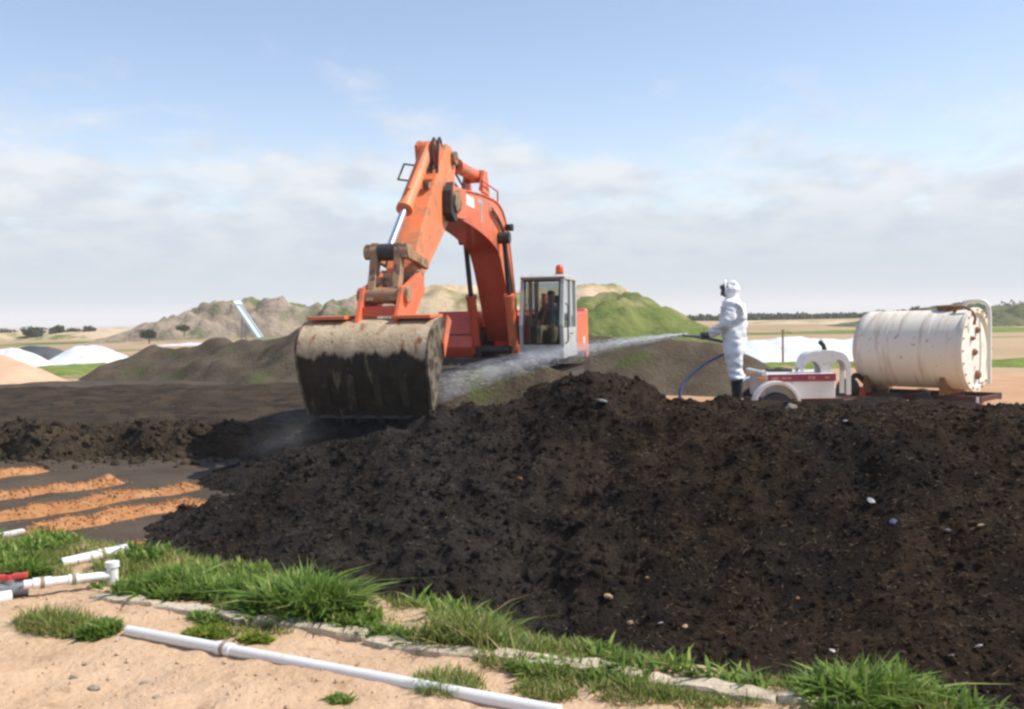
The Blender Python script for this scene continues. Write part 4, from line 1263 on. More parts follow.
hand('glove', 'glove', per, (-0.335, -0.085, 1.00), (-0.395, -0.035, 0.985), (0, 1, -0.3), 1)
hand('glove', 'glove', per, (-0.40, 0.085, 0.99), (-0.46, 0.03, 0.985), (0, -1, -0.3), -1)
per.scale = (psc, psc, psc)

# hose with its nozzle: held in both hands, down past the thigh to the ground
pm = Matrix.Translation((PB.x, PB.y, PZb)) @ Matrix.Rotation(R(-18.6), 4, 'Z') @ Matrix.Scale(psc, 4)
H = lambda x, y, z: pm @ Vector((x, y, z))
g0 = P(684, 407, 14.0); g0.z = float(h_wind(np.array([g0.x]), np.array([g0.y]))[0]) + 0.02
hpts = [H(-0.48, 0.0, 0.965), H(-0.40, 0.0, 0.955), H(-0.30, 0.03, 0.93), H(-0.10, 0.27, 0.86), H(-0.06, 0.31, 0.77), P(708, 362, 14.3), P(693, 373, 14.1), P(682, 386, 14.0), P(680, 395, 14.0), g0,
        g0 + Vector((0.25, 0.35, -0.02)), g0 + Vector((1.3, 1.2, -0.05)), g0 + Vector((2.4, 2.4, -0.15))]
for q in hpts[10:]:
    q.z = float(h_wind(np.array([q.x]), np.array([q.y]))[0]) + 0.03
hose = empty('water_hose', g0)
tag(hose, 'blue grey water hose looping from the nozzle to the ground', 'hose')
off = Matrix.Translation(-g0)
m = MB(); m.tube([Vector(q) for q in spline([tuple(q) for q in hpts], 8)], 0.024, 10); o = m.build('hose_line', 'hose', hose, smooth=60); o.data.transform(off)
n0, n1 = H(-0.46, 0.0, 0.967), H(-0.72, -0.01, 1.0)
dn = (n1 - n0).normalized()
m = MB(); m.tube([n0 - dn * 0.05, n0, n0 + dn * 0.02, n0 + dn * 0.16, n1 - dn * 0.05, n1], [0.028, 0.032, 0.026, 0.02, 0.019, 0.026], 12); m.cyl(n0 + Vector((0, 0, 0.02)), n0 + Vector((0, 0, 0.07)), 0.012)
o = m.build('nozzle', 'grey_metal', hose, smooth=45); o.data.transform(off)

# operator in the cab
OPJ = [(0.02, 0, 1.80, .15, .16), (-0.03, 0, 1.97, .145, .165), (-0.05, 0, 2.15, .15, .18), (-0.03, 0, 2.29, .10, .13), (0.0, 0, 2.37, .058, .058), (0.03, 0, 2.46, .088, .075), (0.02, 0, 2.56, .085, .078), (0.02, 0, 2.62, .05, .05),
       (-0.03, -0.19, 2.25, .075), (0.05, -0.27, 2.02, .058), (0.28, -0.30, 2.0, .045), (0.40, -0.315, 2.04, .034),
       (-0.03, 0.19, 2.25, .075), (0.05, 0.27, 2.02, .058), (0.28, 0.30, 2.0, .045), (0.40, 0.315, 2.04, .034),
       (0.12, -0.11, 1.78, .10), (0.50, -0.17, 1.83, .078), (0.55, -0.17, 1.6, .066), (0.62, -0.17, 1.40, .055), (0.78, -0.17, 1.36, .04),
       (0.12, 0.11, 1.78, .10), (0.50, 0.17, 1.83, .078), (0.55, 0.17, 1.6, .066), (0.62, 0.17, 1.40, .055), (0.78, 0.17, 1.36, .04)]
OPJ = [tuple(q) if len(q) == 5 else (*q, q[3]) for q in OPJ]
OPE = [(0, 1), (1, 2), (2, 3), (3, 4), (4, 5), (5, 6), (6, 7), (3, 8), (8, 9), (9, 10), (10, 11), (3, 12), (12, 13), (13, 14), (14, 15), (0, 16), (16, 17), (17, 18), (18, 19), (19, 20), (0, 21), (21, 22), (22, 23), (23, 24), (24, 25)]
om = skin_mesh('body', OPJ, OPE, 2, 0.010)
for nm in ('navy_shirt', 'khaki', 'skin', 'boot'):
    om.materials.append(MATS[nm])
for f_ in om.polygons:
    c = f_.center
    f_.material_index = 2 if c.z > 2.34 else (3 if c.z < 1.43 and c.x > 0.5 else (1 if (c.z < 1.90 and abs(c.y) < 0.26) else (2 if c.x > 0.2 and c.z > 1.9 else 0)))
fo = Matrix.Rotation(EXR, 4, 'Z')
op = empty('person', Vector(EXC) + (fo @ Vector((0, 0.975, 1.42))), EXR)
tag(op, 'operator in navy shirt and khaki trousers sitting in the excavator cab', 'person')
om.transform(Matrix.Translation((0, 0, -1.42)))
link('body', om, None, op)
m = MB(); V = ICO2 * np.array([0.098, 0.09, 0.07]) + np.array([0.01, 0, 2.585 - 1.42]); V[:, 2] = np.maximum(V[:, 2], 2.56 - 1.42); m.add(V.tolist(), ICOF2.tolist()); m.prism([(0.08, 1.145), (0.19, 1.13), (0.19, 1.14), (0.08, 1.16)], -0.06, 0.06); m.build('cap', 'navy_shirt', op)
m = MB(); m.tube([(0.112, 0, 1.06), (0.134, 0, 1.035), (0.118, 0, 1.025)], [0.008, 0.013, 0.009], 7); m.tube([(0.10, -0.022, 0.99), (0.112, 0, 0.988), (0.10, 0.022, 0.99)], 0.006, 6)
for sg in (-1, 1):
    m.add((ICO1 * 0.012 + np.array([0.108, sg * 0.032, 1.068])).tolist(), ICOF1.tolist())
    m.add((ICO1 * np.array([0.02, 0.01, 0.03]) + np.array([0.02, sg * 0.083, 1.04])).tolist(), ICOF1.tolist())
m.build('face', 'skin', op, smooth=60)
for sg in (-1, 1):
    hand('hand', 'skin', op, (0.40, sg * 0.315, 0.62), (0.46, sg * 0.315, 0.63), (0, -sg * 0.2, -1), sg)

# ------------------------------------------------------------------ pump trailer
TD = 21.6
tp = empty('pump_trailer', (P(745, 400, TD).x, TD, YARD)); tag(tp, 'white pump trailer with red lettered side and rounded canopy', 'trailer')


def arc(cx, cz, rx, rz_, a0, a1, n=10):
    return [(cx + rx * math.cos(R(a0 + (a1 - a0) * k / n)), cz + rz_ * math.sin(R(a0 + (a1 - a0) * k / n))) for k in range(n + 1)]


m = MB(); m.box((1.0, 0, 0.825), (1.46, 1.46, 0.53)); m.build('body', 'truck_white', tp, bevel=0.03)
m = MB(); m.box((1.02, 0, 0.48), (1.9, 1.0, 0.12)); m.tube([(1.9, -0.4, 0.48), (3.0, 0, 0.46)], 0.045, 8); m.tube([(1.9, 0.4, 0.48), (3.0, 0, 0.46)], 0.045, 8); m.build('chassis', 'chassis_red', tp, bevel=0.01)
m = MB(); m.tube([(0.24, -0.70, 1.10), (0.24, 0.70, 1.10)], 0.055, 10); m.build('end_rail', 'truck_white', tp, smooth=40)
for sg in (-1, 1):
    ya, yb = sorted((sg * 0.735, sg * 1.0))
    m = MB(); m.prism(arc(0.44, 0.44, 0.50, 0.52, -12, 192, 16) + arc(0.44, 0.44, 0.43, 0.445, 192, -12, 16), ya, yb); m.build('mudguard', 'truck_white', tp, bevel=0.015)
    m = MB(); m.box((0.16, sg * 0.80, 1.0), (0.15, 0.06, 0.06)); m.build('marker_lamp', 'amber', tp, bevel=0.01)
    m = MB(); m.box((1.02, sg * 0.742, 1.005), (1.42, 0.02, 0.155)); bd = m.build('side_band', 'red_band', tp)
    for x0, ww, hgt in ((0.45, 0.16, 0.05), (0.70, 0.20, 0.035), (1.22, 0.14, 0.08), (1.55, 0.10, 0.04)):
        m = MB(); m.box((x0, sg * 0.754, 1.0), (ww, 0.006, hgt)); m.build('lettering', 'pale_letter', bd)
    m = MB(); m.lathe([(0.2, -0.1), (0.33, -0.1), (0.36, -0.06), (0.36, 0.06), (0.33, 0.1), (0.2, 0.1)], (0.44, sg * 0.87, 0.36), (0, 1, 0), 28); wh = m.build('wheel', 'rubber', tp, smooth=35)
    m = MB(); m.lathe([(0.0, 0.05), (0.08, 0.06), (0.14, 0.02), (0.21, 0.07), (0.21, -0.07), (0.0, -0.06)], (0.44, sg * 0.87, 0.36), (0, sg, 0), 24); m.build('rim', 'rust', wh, smooth=40)
# moulded canopy with two arched openings through it
outer = [(2.28, 0.62), (2.28, 1.12)] + arc(1.95, 1.20, 0.32, 0.34, 0, 65, 7) + [(1.85, 1.565), (1.60, 1.57)] + arc(1.42, 1.22, 0.34, 0.33, 80, 165, 7) + [(1.06, 1.20), (1.06, 1.10)]
hole1 = [(1.135, 1.10), (1.135, 1.15)] + arc(1.34, 1.15, 0.20, 0.19, 172, 8, 9) + [(1.545, 1.10)]
hole2 = [(1.80, 0.62), (1.80, 1.10)] + arc(1.98, 1.12, 0.19, 0.24, 172, 8, 9) + [(2.17, 1.10), (2.17, 0.62)]
sq = lambda L_: [(1.04 + (q[0] - 1.06) * 0.86, q[1]) for q in L_]
outer, hole1, hole2 = sq(outer), sq(hole1), sq(hole2)
for y_ in (-0.62, -0.20):
    m = MB(); m.prism(outer + hole1 + hole2, y_, y_ + 0.05); m.build('canopy_side', 'truck_white', tp, bevel=0.008)
m = MB(); oo = [np.array(q) for q in outer[1:-1]]
shell(m, oo, -0.568, -0.202, -0.035); m.build('canopy_roof', 'truck_white', tp, smooth=50)
m = MB(); m.box((0.8, 0.25, 1.12), (0.5, 0.4, 0.06)); m.cyl((0.8, 0.25, 1.12), (0.8, 0.25, 1.17), 0.09); m.build('engine', 'black_steel', tp, bevel=0.02)
m = MB(); m.tube([(1.62, -0.4, 1.52), (1.58, -0.4, 1.66), (1.50, -0.4, 1.75)], [0.05, 0.05, 0.055], 10); m.build('exhaust', 'rubber', tp, smooth=50)

# pump on the ground between trailer and tank
pp = P(849, 396, 22.6)
pump = empty('pump', (pp.x, 22.6, YARD), R(20))
tag(pump, 'black and red motor pump on a frame between trailer and tank', 'pump')
m = MB(); m.box((0, 0, 0.35), (0.7, 0.5, 0.06)); m.box((0, 0, 0.17), (0.6, 0.4, 0.3)); m.build('frame', 'chassis_red', pump, bevel=0.01)
m = MB(); m.lathe([(0.0, -0.2), (0.2, -0.2), (0.24, -0.12), (0.24, 0.1), (0.15, 0.18), (0.0, 0.2)], (0.0, 0, 0.62), (1, 0, 0), 20); m.build('pump_housing', 'rubber', pump, smooth=40)
m = MB(); m.box((0.28, 0.02, 0.52), (0.22, 0.3, 0.28)); m.build('motor', 'paint_red', pump, bevel=0.03)
m = MB(); m.tube(spline([(0.05, 0, 0.8), (0.2, 0, 0.92), (0.45, 0.0, 0.75), (0.75, -0.1, 0.45)], 6), 0.06, 10); m.build('suction_hose', 'rubber', pump, smooth=60)

# ------------------------------------------------------------------ tank trailer
TH = R(44)
TC = P(919, 349, 22.4)
TR = 0.86; TL = 1.16
tk = empty('tank_trailer', (TC.x, TC.y, YARD), -TH)
tag(tk, 'rust streaked cream water tank on a red trailer chassis', 'tank trailer')
tz = TC.z - YARD
m = MB()
pr = [(0.0, -TL - 0.20), (TR * 0.45, -TL - 0.17), (TR * 0.75, -TL - 0.10), (TR * 0.93, -TL - 0.02), (TR, -TL + 0.08)] + [(TR, x_) for x_ in np.linspace(-TL + 0.2, TL - 0.02, 8)] + [(TR, TL)]
m.lathe(pr, (0, 0, tz), (1, 0, 0), 56); tank = m.build('tank_shell', 'tank_paint', tk, smooth=50)
for x_ in (-0.42, 0.5):
    m = MB(); m.lathe([(TR - 0.005, x_ - 0.018), (TR + 0.005, x_ - 0.010), (TR + 0.005, x_ + 0.010), (TR - 0.005, x_ + 0.018)], (0, 0, tz), (1, 0, 0), 56); m.build('weld_seam', 'tank_paint', tank, smooth=30)
m = MB(); m.lathe([(TR - 0.06, TL - 0.02), (TR - 0.06, TL + 0.09), (TR + 0.05, TL + 0.09), (TR + 0.05, TL), (TR, TL - 0.01)], (0, 0, tz), (1, 0, 0), 56); m.build('end_flange', 'tank_paint', tank, smooth=30)
m = MB(); m.lathe([(TR - 0.055, TL + 0.03), (0.35, TL + 0.055), (0.0, TL + 0.06)], (0, 0, tz), (1, 0, 0), 56); ep = m.build('end_plate', 'tank_white', tank, smooth=40)
for k in range(20):
    a = 2 * math.pi * k / 20; y_, z_ = (TR - 0.005) * math.cos(a), tz + (TR - 0.005) * math.sin(a)
    m = MB(); m.cyl((TL + 0.09, y_, z_), (TL + 0.115, y_, z_), 0.022, n=6); m.build('bolt', 'rust', tank)
for dy, dz, r_ in ((0.05, 0.42, 0.07), (-0.12, -0.05, 0.075), (0.08, -0.55, 0.10), (-0.25, 0.25, 0.05)):
    m = MB(); m.lathe([(r_, 0.04), (r_, 0.09), (r_ * 0.6, 0.10), (r_ * 0.6, 0.13), (0, 0.13)], (TL + 0.01, dy, tz + dz), (1, 0, 0), 16); m.build('fitting', 'rust', ep, smooth=30)
# pipe frame round the end and the filler neck on top
m = MB(); ya = 0.42
m.tube(spline([(TL - 0.35, ya, tz + TR + 0.02), (TL - 0.28, ya, tz + TR + 0.16), (TL - 0.05, ya, tz + TR + 0.19), (TL + 0.14, ya, tz + TR + 0.13), (TL + 0.20, ya, tz + TR - 0.1), (TL + 0.20, ya, tz), (TL + 0.20, ya, tz - TR + 0.1)], 6), 0.045, 12)
m.build('overflow_pipe', 'tank_white', tk, smooth=60)
m = MB(); m.tube(spline([(TL - 0.30, -0.3, tz + TR - 0.1), (TL - 0.2, -0.3, tz + TR + 0.06), (TL + 0.02, -0.3, tz + TR + 0.02), (TL + 0.15, -0.3, tz + TR - 0.14), (TL + 0.13, -0.3, tz + TR - 0.32)], 6), 0.03, 10); m.build('hand_rail', 'rust', tk, smooth=60)
m = MB(); m.lathe([(0.26, 0), (0.26, 0.11), (0.30, 0.11), (0.30, 0.15), (0.0, 0.17)], (TL - 0.5, 0.05, tz + TR - 0.05), (0, 0, 1), 24); m.build('manhole', 'rust', tk, smooth=35)
for x_ in (-0.95, 0.75):
    m = MB()
    sec = [(-0.75, -1.0 * TR - 0.16 + 0.0)]
    arc_ = [(TR * math.sin(R(a)), -TR * math.cos(R(a))) for a in range(-48, 49, 8)]
    pts2 = [(-0.70, -TR - 0.10)] + arc_ + [(0.70, -TR - 0.10)]
    n = len(pts2)
    m.add([(x_ - 0.05, p_[0], tz + p_[1]) for p_ in pts2] + [(x_ + 0.05, p_[0], tz + p_[1]) for p_ in pts2],
          [tuple(range(n)), tuple(range(2 * n - 1, n - 1, -1))] + [(i, i + n, (i + 1) % n + n, (i + 1) % n) for i in range(n)])
    m.build('saddle', 'rust', tk)
m = MB()
zc = tz - TR - 0.17
for y_ in (-0.6, 0.6):
    m.box((-0.1, y_, zc), (3.3, 0.09, 0.14))
for x_ in (-1.7, -0.95, 0.0, 0.75, 1.5):
    m.box((x_, 0, zc), (0.09, 1.12, 0.10))
m.tube([(-1.7, -0.5, zc), (-2.7, 0, zc)], 0.05, 8); m.tube([(-1.7, 0.5, zc), (-2.7, 0, zc)], 0.05, 8)
m.build('chassis', 'chassis_red', tk, bevel=0.008)
m = MB(); m.box((TL + 0.33, -0.45, zc - 0.05), (0.06, 0.16, 0.10)); m.build('tail_lamp', 'red_plastic', tk)
m = MB(); m.box((TL + 0.33, -0.62, zc - 0.02), (0.05, 0.14, 0.16)); m.build('plate', 'white_mark', tk)
zw = zc / 2 + 0.05
for x_ in (-0.25, 0.45):
    for sg in (-1, 1):
        m = MB(); m.lathe([(0.14, -0.1), (0.25, -0.1), (0.28, -0.06), (0.28, 0.06), (0.25, 0.1), (0.14, 0.1)], (x_, sg * 0.78, 0.28), (0, 1, 0), 24); wh = m.build('wheel', 'rubber', tk, smooth=35)
        m = MB(); m.lathe([(0, 0.05), (0.15, 0.07), (0.15, -0.07), (0, -0.05)], (x_, sg * 0.78, 0.28), (0, sg, 0), 20); m.build('rim', 'grey_metal', wh, smooth=40)
m = MB(); m.cyl((0.1, -0.7, 0.28), (0.1, 0.7, 0.28), 0.05); m.build('axle', 'black_steel', tk)

# ------------------------------------------------------------------ covered rows, far things
def covered(name, label, pts, slope, m_, seed, cat, org):
    o, _ = ridge_obj(name, label, pts, slope, m_, org, 0.22, rough=(0.16, 0.9), clump=0.05, seed=seed, cat=cat, round_=0.35, base=YARD)
    return o


c = P(820, 340, 48)
covered('covered_windrow', 'long low heap under white plastic sheet behind the pump trailer', [P(752, 340, 48), P(800, 338, 48), P(850, 339, 48), P(890, 342, 48)], 0.75, 'tarp_white', 400, 'covered heap', (c.x, 48, YARD))
c = P(90, 345, 63)
covered('tarp_heap', 'white sheeted heap with a long right slope left of the old windrow', [P(80, 346, 63), P(96, 345, 63), P(112, 351, 63)], 0.6, 'tarp_white', 410, 'covered heap', (c.x, 63, YARD))
c = P(10, 350, 62)
covered('tarp_heap', 'white sheeted heap touching the left edge behind the sand heap', [P(-30, 350, 60), P(14, 350, 60), P(24, 355, 60)], 0.6, 'tarp_white', 420, 'covered heap', (c.x, 60, YARD))
c = P(42, 345, 70)
covered('dark_heap', 'dark grey sheeted heap between the two white heaps', [P(34, 345, 70), P(52, 347, 70)], 0.6, 'tarp_dark', 430, 'covered heap', (c.x, 70, YARD))
c = P(200, 340, 110)
covered('sheeted_strip', 'long low pale grey sheeted strip at the foot of the rubble hill', [P(158, 345, 110), P(200, 342, 110), P(244, 342, 110)], 0.7, 'tarp_white', 440, 'covered heap', (c.x, 110, YARD))
for nm_, pc, rx, ry, sd_m in (('grass_patch', P(62, 368, 52), 5.5, 6.0, 450), ('grass_patch', P(800, 366, 43), 5.0, 2.2, 455), ('grass_patch', P(1010, 372, 42), 5.0, 3.0, 457), ('grass_patch', P(1010, 338, 120), 26, 8.0, 458)):
    xs_ = np.arange(pc.x - rx - 1, pc.x + rx + 1, 0.35); ys_ = np.arange(pc.y - ry - 1, pc.y + ry + 1, 0.35)
    def h_gp(X, Y):
        q = 1 - ((X - pc.x) / rx) ** 2 - ((Y - pc.y) / ry) ** 2 + 0.9 * fbm(X * 0.5, Y * 0.5, 3, sd_m)
        return h_ground(X, Y) - 0.1 + 0.28 * sstep(-0.1, 0.5, q) + 0.10 * fbm(X * 1.4, Y * 1.4, 3, sd_m + 3) * sstep(0, 0.5, q)
    o = grid(nm_, xs_, ys_, h_gp, 'turf'); tag(o, kind='structure')
p0 = P(783, 368, 46); p0.z = YARD
m = MB(); m.tube([(0, 0, 0), (0, 0, 1.5)], [0.05, 0.04], 8); m.box((0, 0, 1.52), (0.12, 0.12, 0.05)); o = m.build('post', 'rust', None, smooth=40); o.location = p0; tag(o, 'thin dark post in front of the white covered heap', 'post')

# conveyor leaning at the rubble hill
ct, cb = P(238, 306, 88), P(260, 338, 83)
cv = empty('conveyor', (cb.x, cb.y, YARD)); tag(cv, 'pale blue conveyor leaning in front of the rubble hill', 'conveyor')
rel = lambda q: Vector(q) - Vector((cb.x, cb.y, YARD))
a, b = rel(ct), rel(cb)
d = (b - a).normalized(); sd_ = d.cross(Vector((0, 0, 1))).normalized()
rotm = Matrix((d, sd_, d.cross(sd_))).transposed()
m = MB(); m.box((a + b) / 2, ((b - a).length, 0.36, 0.14), rotm); m.build('belt', 'conveyor_blue', cv)
for sg in (-1, 1):
    m = MB(); m.box((a + b) / 2 + sd_ * sg * 0.22, ((b - a).length + 0.2, 0.07, 0.34), rotm); m.build('side_frame', 'conveyor_blue', cv)
m = MB(); m.box(a - d * 0.1, (0.6, 0.7, 0.6), rotm); m.build('hopper', 'white_mark', cv)
for sg in (-1, 1):
    q = a.lerp(b, 0.3) + sd_ * sg * 0.2
    m = MB(); m.tube([q, (q.x - 0.3, q.y + 0.6, 0)], 0.06, 6); m.build('support_leg', 'grey_metal', cv)


def leaf_cloud(n, rad, sz, seed):
    r = np.random.default_rng(seed)
    d = r.normal(size=(n, 3)); d /= np.linalg.norm(d, axis=1)[:, None]
    lob = r.normal(size=(9, 3)); lob /= np.linalg.norm(lob, axis=1)[:, None]
    w_ = 0.72 + 0.4 * np.max(np.clip(d @ lob.T, 0, 1) ** 6, axis=1)
    c_ = d * (r.random(n) ** 0.45 * w_)[:, None] * np.array(rad)
    M = rand_rot(n)
    q = np.array([[-1, -.6, 0], [1, -.6, 0], [1, .6, 0], [-1, .6, 0]]) * sz
    V = np.einsum('nij,kj->nki', M, q) * r.uniform(0.6, 1.4, (n, 1, 1)) + c_[:, None, :]
    return V.reshape(-1, 3), np.arange(n * 4).reshape(n, 4)


def tree(u, v, hpx, wpx, D, label, seed):
    b_ = P(u, v, D); k = D / 1000
    hh, ww = hpx * k, wpx * k
    t = empty('tree', b_); tag(t, label, 'tree', 'far trees on the left skyline')
    m = MB(); m.tube([(0, 0, -0.8), (0.05 * hh, 0, 0.25 * hh), (0.0, 0.02 * hh, 0.6 * hh)], [0.06 * hh, 0.045 * hh, 0.02 * hh], 7)
    for q in range(4):
        a = q * 1.7 + seed; m.tube([(0.03 * hh, 0, 0.3 * hh), (0.25 * ww * math.cos(a), 0.25 * ww * math.sin(a), 0.6 * hh)], [0.025 * hh, 0.01 * hh], 5)
    m.build('trunk', 'bark', t)
    V, F = leaf_cloud(1100, (ww / 2, ww / 2, hh * 0.42), 0.055 * hh, seed)
    V[:, 2] = np.maximum(V[:, 2] * 1.25 + hh * 0.36, -0.05 * hh)
    link('crown', np_mesh('crown', V, F, False), 'leaf_far', t)


tree(33, 336, 12, 27, 175, 'round dark tree second from the left edge on the skyline', 1)
tree(6, 337, 10, 24, 180, 'low dark tree at the far left edge of the skyline', 2)
tree(58, 335, 12, 18, 180, 'leftmost of three small joined trees on the sand ridge', 3)
tree(73, 335, 9, 17, 180, 'middle of three small joined trees on the sand ridge', 4)
tree(89, 334, 9, 16, 180, 'rightmost of three small joined trees on the sand ridge', 5)
tree(149, 338, 11, 19, 122, 'dark rounded tree at the left foot of the rubble hill', 6)
tree(184, 331, 8, 16, 124, 'small dark tree on the left slope of the rubble hill', 7)
# far wood on the right: one mass
Vs, Fs, o_ = [], [], 0
r = np.random.default_rng(5)
for u in np.arange(690, 1120, 2.6):
    D = 290 + r.uniform(-15, 15)
    lift = np.interp(u, [690, 850, 900, 960, 1120], [0, 1, 4, 8, 9])
    hpx = np.interp(u, [690, 760, 850, 910, 970, 1120], [5, 6, 6, 9, 14, 15]) * r.uniform(0.75, 1.2)
    b_ = P(u, 321 - 0.012 * (u - 700) , D); k = D / 1000
    V, F = leaf_cloud(170, (4.2 * k * 2, 1.5, hpx * k * 0.6), 0.32, int(u * 10))
    V = V + np.array([b_.x, b_.y, b_.z + hpx * k * 0.45])
    Vs.append(V); Fs.append(F + o_); o_ += len(V)
o = link('far_wood', np_mesh('far_wood', np.concatenate(Vs), np.concatenate(Fs), False), 'leaf_mix'); tag(o, 'band of dark far trees along the right horizon', 'wood', kind='stuff')


# ------------------------------------------------------------------ wood chip rows on the pad
ROWS = [((-30, 482), (45, 469), 'short orange wood chip row nearest the broken ridge'),
        ((-30, 503), (125, 480), 'second wood chip row from the broken ridge, pale orange'),
        ((-30, 525), (203, 486), 'third wood chip row from the broken ridge, the longest one'),
        ((22, 537), (206, 500), 'dark orange wood chip row nearest the grass, with a clear left end'),
        ((118, 553), (152, 541), 'stub of an orange wood chip row beside the white pipe end')]
pad_only = (h_pad,)
for k, (a, b, lab) in enumerate(ROWS):
    A, B = hit(*a, pad_only), hit(*b, pad_only)
    d = Vector((B.x - A.x, B.y - A.y, 0)); ln = d.length; d.normalize(); nrm = Vector((-d.y, d.x, 0))
    hh = (0.10, 0.11, 0.12, 0.12, 0.07)[k]; hw = (0.24, 0.25, 0.25, 0.24, 0.14)[k]
    root = empty('wood_chip_row', (A.x, A.y, YARD)); tag(root, lab, 'wood chips', 'wood chip rows on the compost pad')

    def hrow(T, W):
        e = np.minimum(sstep(0, 0.25, T), sstep(0, 0.3, ln - T))
        wv = np.abs(W + 0.08 * fbm(T * 1.1, T * 0 + k * 3, 2, 600 + k)) / (hw * (1 + 0.35 * fbm(T * 1.7, T * 0 + 9 + k, 2, 620 + k)))
        return hh * np.clip(1 - wv ** 1.6, -0.3, 1) * e * (1 + 0.45 * fbm(T * 2.5, W * 2.5, 3, 640 + k)) + 0.02 * fbm(T * 9, W * 9, 3, 660)
    T, W = np.meshgrid(np.arange(0, ln, 0.04), np.arange(-0.4, 0.41, 0.04))
    Z = hrow(T, W)
    X = A.x + d.x * T + nrm.x * W; Y = A.y + d.y * T + nrm.y * W
    gz = h_pad(X, Y)
    V = np.stack([(X - A.x).ravel(), (Y - A.y).ravel(), (gz + Z - YARD - 0.012).ravel()], 1)
    ny, nx = T.shape; I = np.arange(nx * ny).reshape(ny, nx)
    F = np.stack([I[:-1, :-1].ravel(), I[:-1, 1:].ravel(), I[1:, 1:].ravel(), I[1:, :-1].ravel()], 1)
    link('chip_bed', np_mesh('chip_bed', V, F), 'wood_chip', root)
    n = int(520 * ln / 3)
    t_ = rng.uniform(0, ln, n); w_ = rng.normal(0, hw * 0.55, n)
    x_ = A.x + d.x * t_ + nrm.x * w_; y_ = A.y + d.y * t_ + nrm.y * w_
    z_ = h_pad(x_, y_) + np.maximum(hrow(t_, w_), 0)
    o = scatter_clods('loose_chips', np.stack([x_ - A.x, y_ - A.y, z_ - YARD], 1), rng.uniform(0.007, 0.020, n), 'wood_chip', root, 0.35); tag(o, kind='stuff')


# ------------------------------------------------------------------ pipes, kerb
def pvc_pipe(a, b, r, label, rise=(0, 0), parts=(), name='plastic_pipe', sag=0.0, group=None):
    A, B = hit(*a), hit(*b)
    A.z += r * 0.7 + rise[0]; B.z += r * 0.7 + rise[1]
    root = empty(name, A); tag(root, label, 'pipe', group)
    rel_ = B - A
    n = 9; pts = []
    for i in range(n):
        q = rel_ * (i / (n - 1)); pts.append(Vector((q.x, q.y, q.z - sag * math.sin(math.pi * i / (n - 1)))))
    m = MB(); m.tube(pts, r, 18); m.build('tube', 'pvc', root, smooth=50)
    dd = rel_.normalized()
    for f_, l_, rr in parts:
        q = rel_ * f_; m = MB(); m.tube([q - dd * l_, q + dd * l_], rr, 18); cp = m.build('coupling', 'pvc', root, smooth=50)
        m = MB(); m.tube([q - dd * 0.012, q + dd * 0.012], rr + 0.002, 18); m.build('dirt_ring', 'stone', cp, smooth=50)
    return root, A, B


pvc_pipe((128, 635), (560, 717), 0.028, 'long white plastic pipe lying across the sand in the foreground', parts=((0.27, 0.045, 0.034),))
pvc_pipe((62, 567), (127, 552), 0.033, 'white pipe end lying on the grass edge by the chip stub', parts=((0.62, 0.03, 0.038),))
pvc_pipe((-12, 543), (22, 534), 0.035, 'short white pipe end on the dark pad at the left edge')
pvc_pipe((178, 586), (204, 579), 0.028, 'tiny white pipe end in the weeds at the heap toe')
root, A, B = pvc_pipe((24, 598), (113, 586), 0.026, 'white manifold pipe with an upright stub at its right end', rise=(0.06, 0.05), parts=((0.55, 0.03, 0.032), (0.2, 0.05, 0.033)))
rl = B - A
m = MB(); m.tube([rl + Vector((0, 0, -0.095)), rl + Vector((0, 0, 0.055))], 0.034, 18); m.tube([rl + Vector((0, 0, 0.05)), rl + Vector((0, 0, 0.082))], 0.042, 18); m.build('upright_stub', 'pvc', root, smooth=45)
# valve with red handle at the left edge
va = hit(10, 598)
vl = empty('valve', (va.x, va.y, va.z), R(20)); tag(vl, 'grey valve with red handle at the left edge of the grass', 'valve')
m = MB(); m.tube([(-0.12, 0, 0.05), (0.10, 0, 0.05)], [0.045, 0.045], 14); m.cyl((0, 0, 0.05), (0, 0, 0.11), 0.035); m.build('body', 'grey_metal', vl, smooth=40)
m = MB(); m.box((0, 0, 0.125), (0.20, 0.05, 0.03)); m.cyl((0, 0, 0.10), (0, 0, 0.14), 0.03); m.build('handle', 'red_plastic', vl, bevel=0.008)
m = MB(); m.tube([(-0.05, -0.12, 0.03), (0.02, -0.1, 0.03)], 0.04, 14); m.build('end_cap', 'pvc', vl, smooth=40)

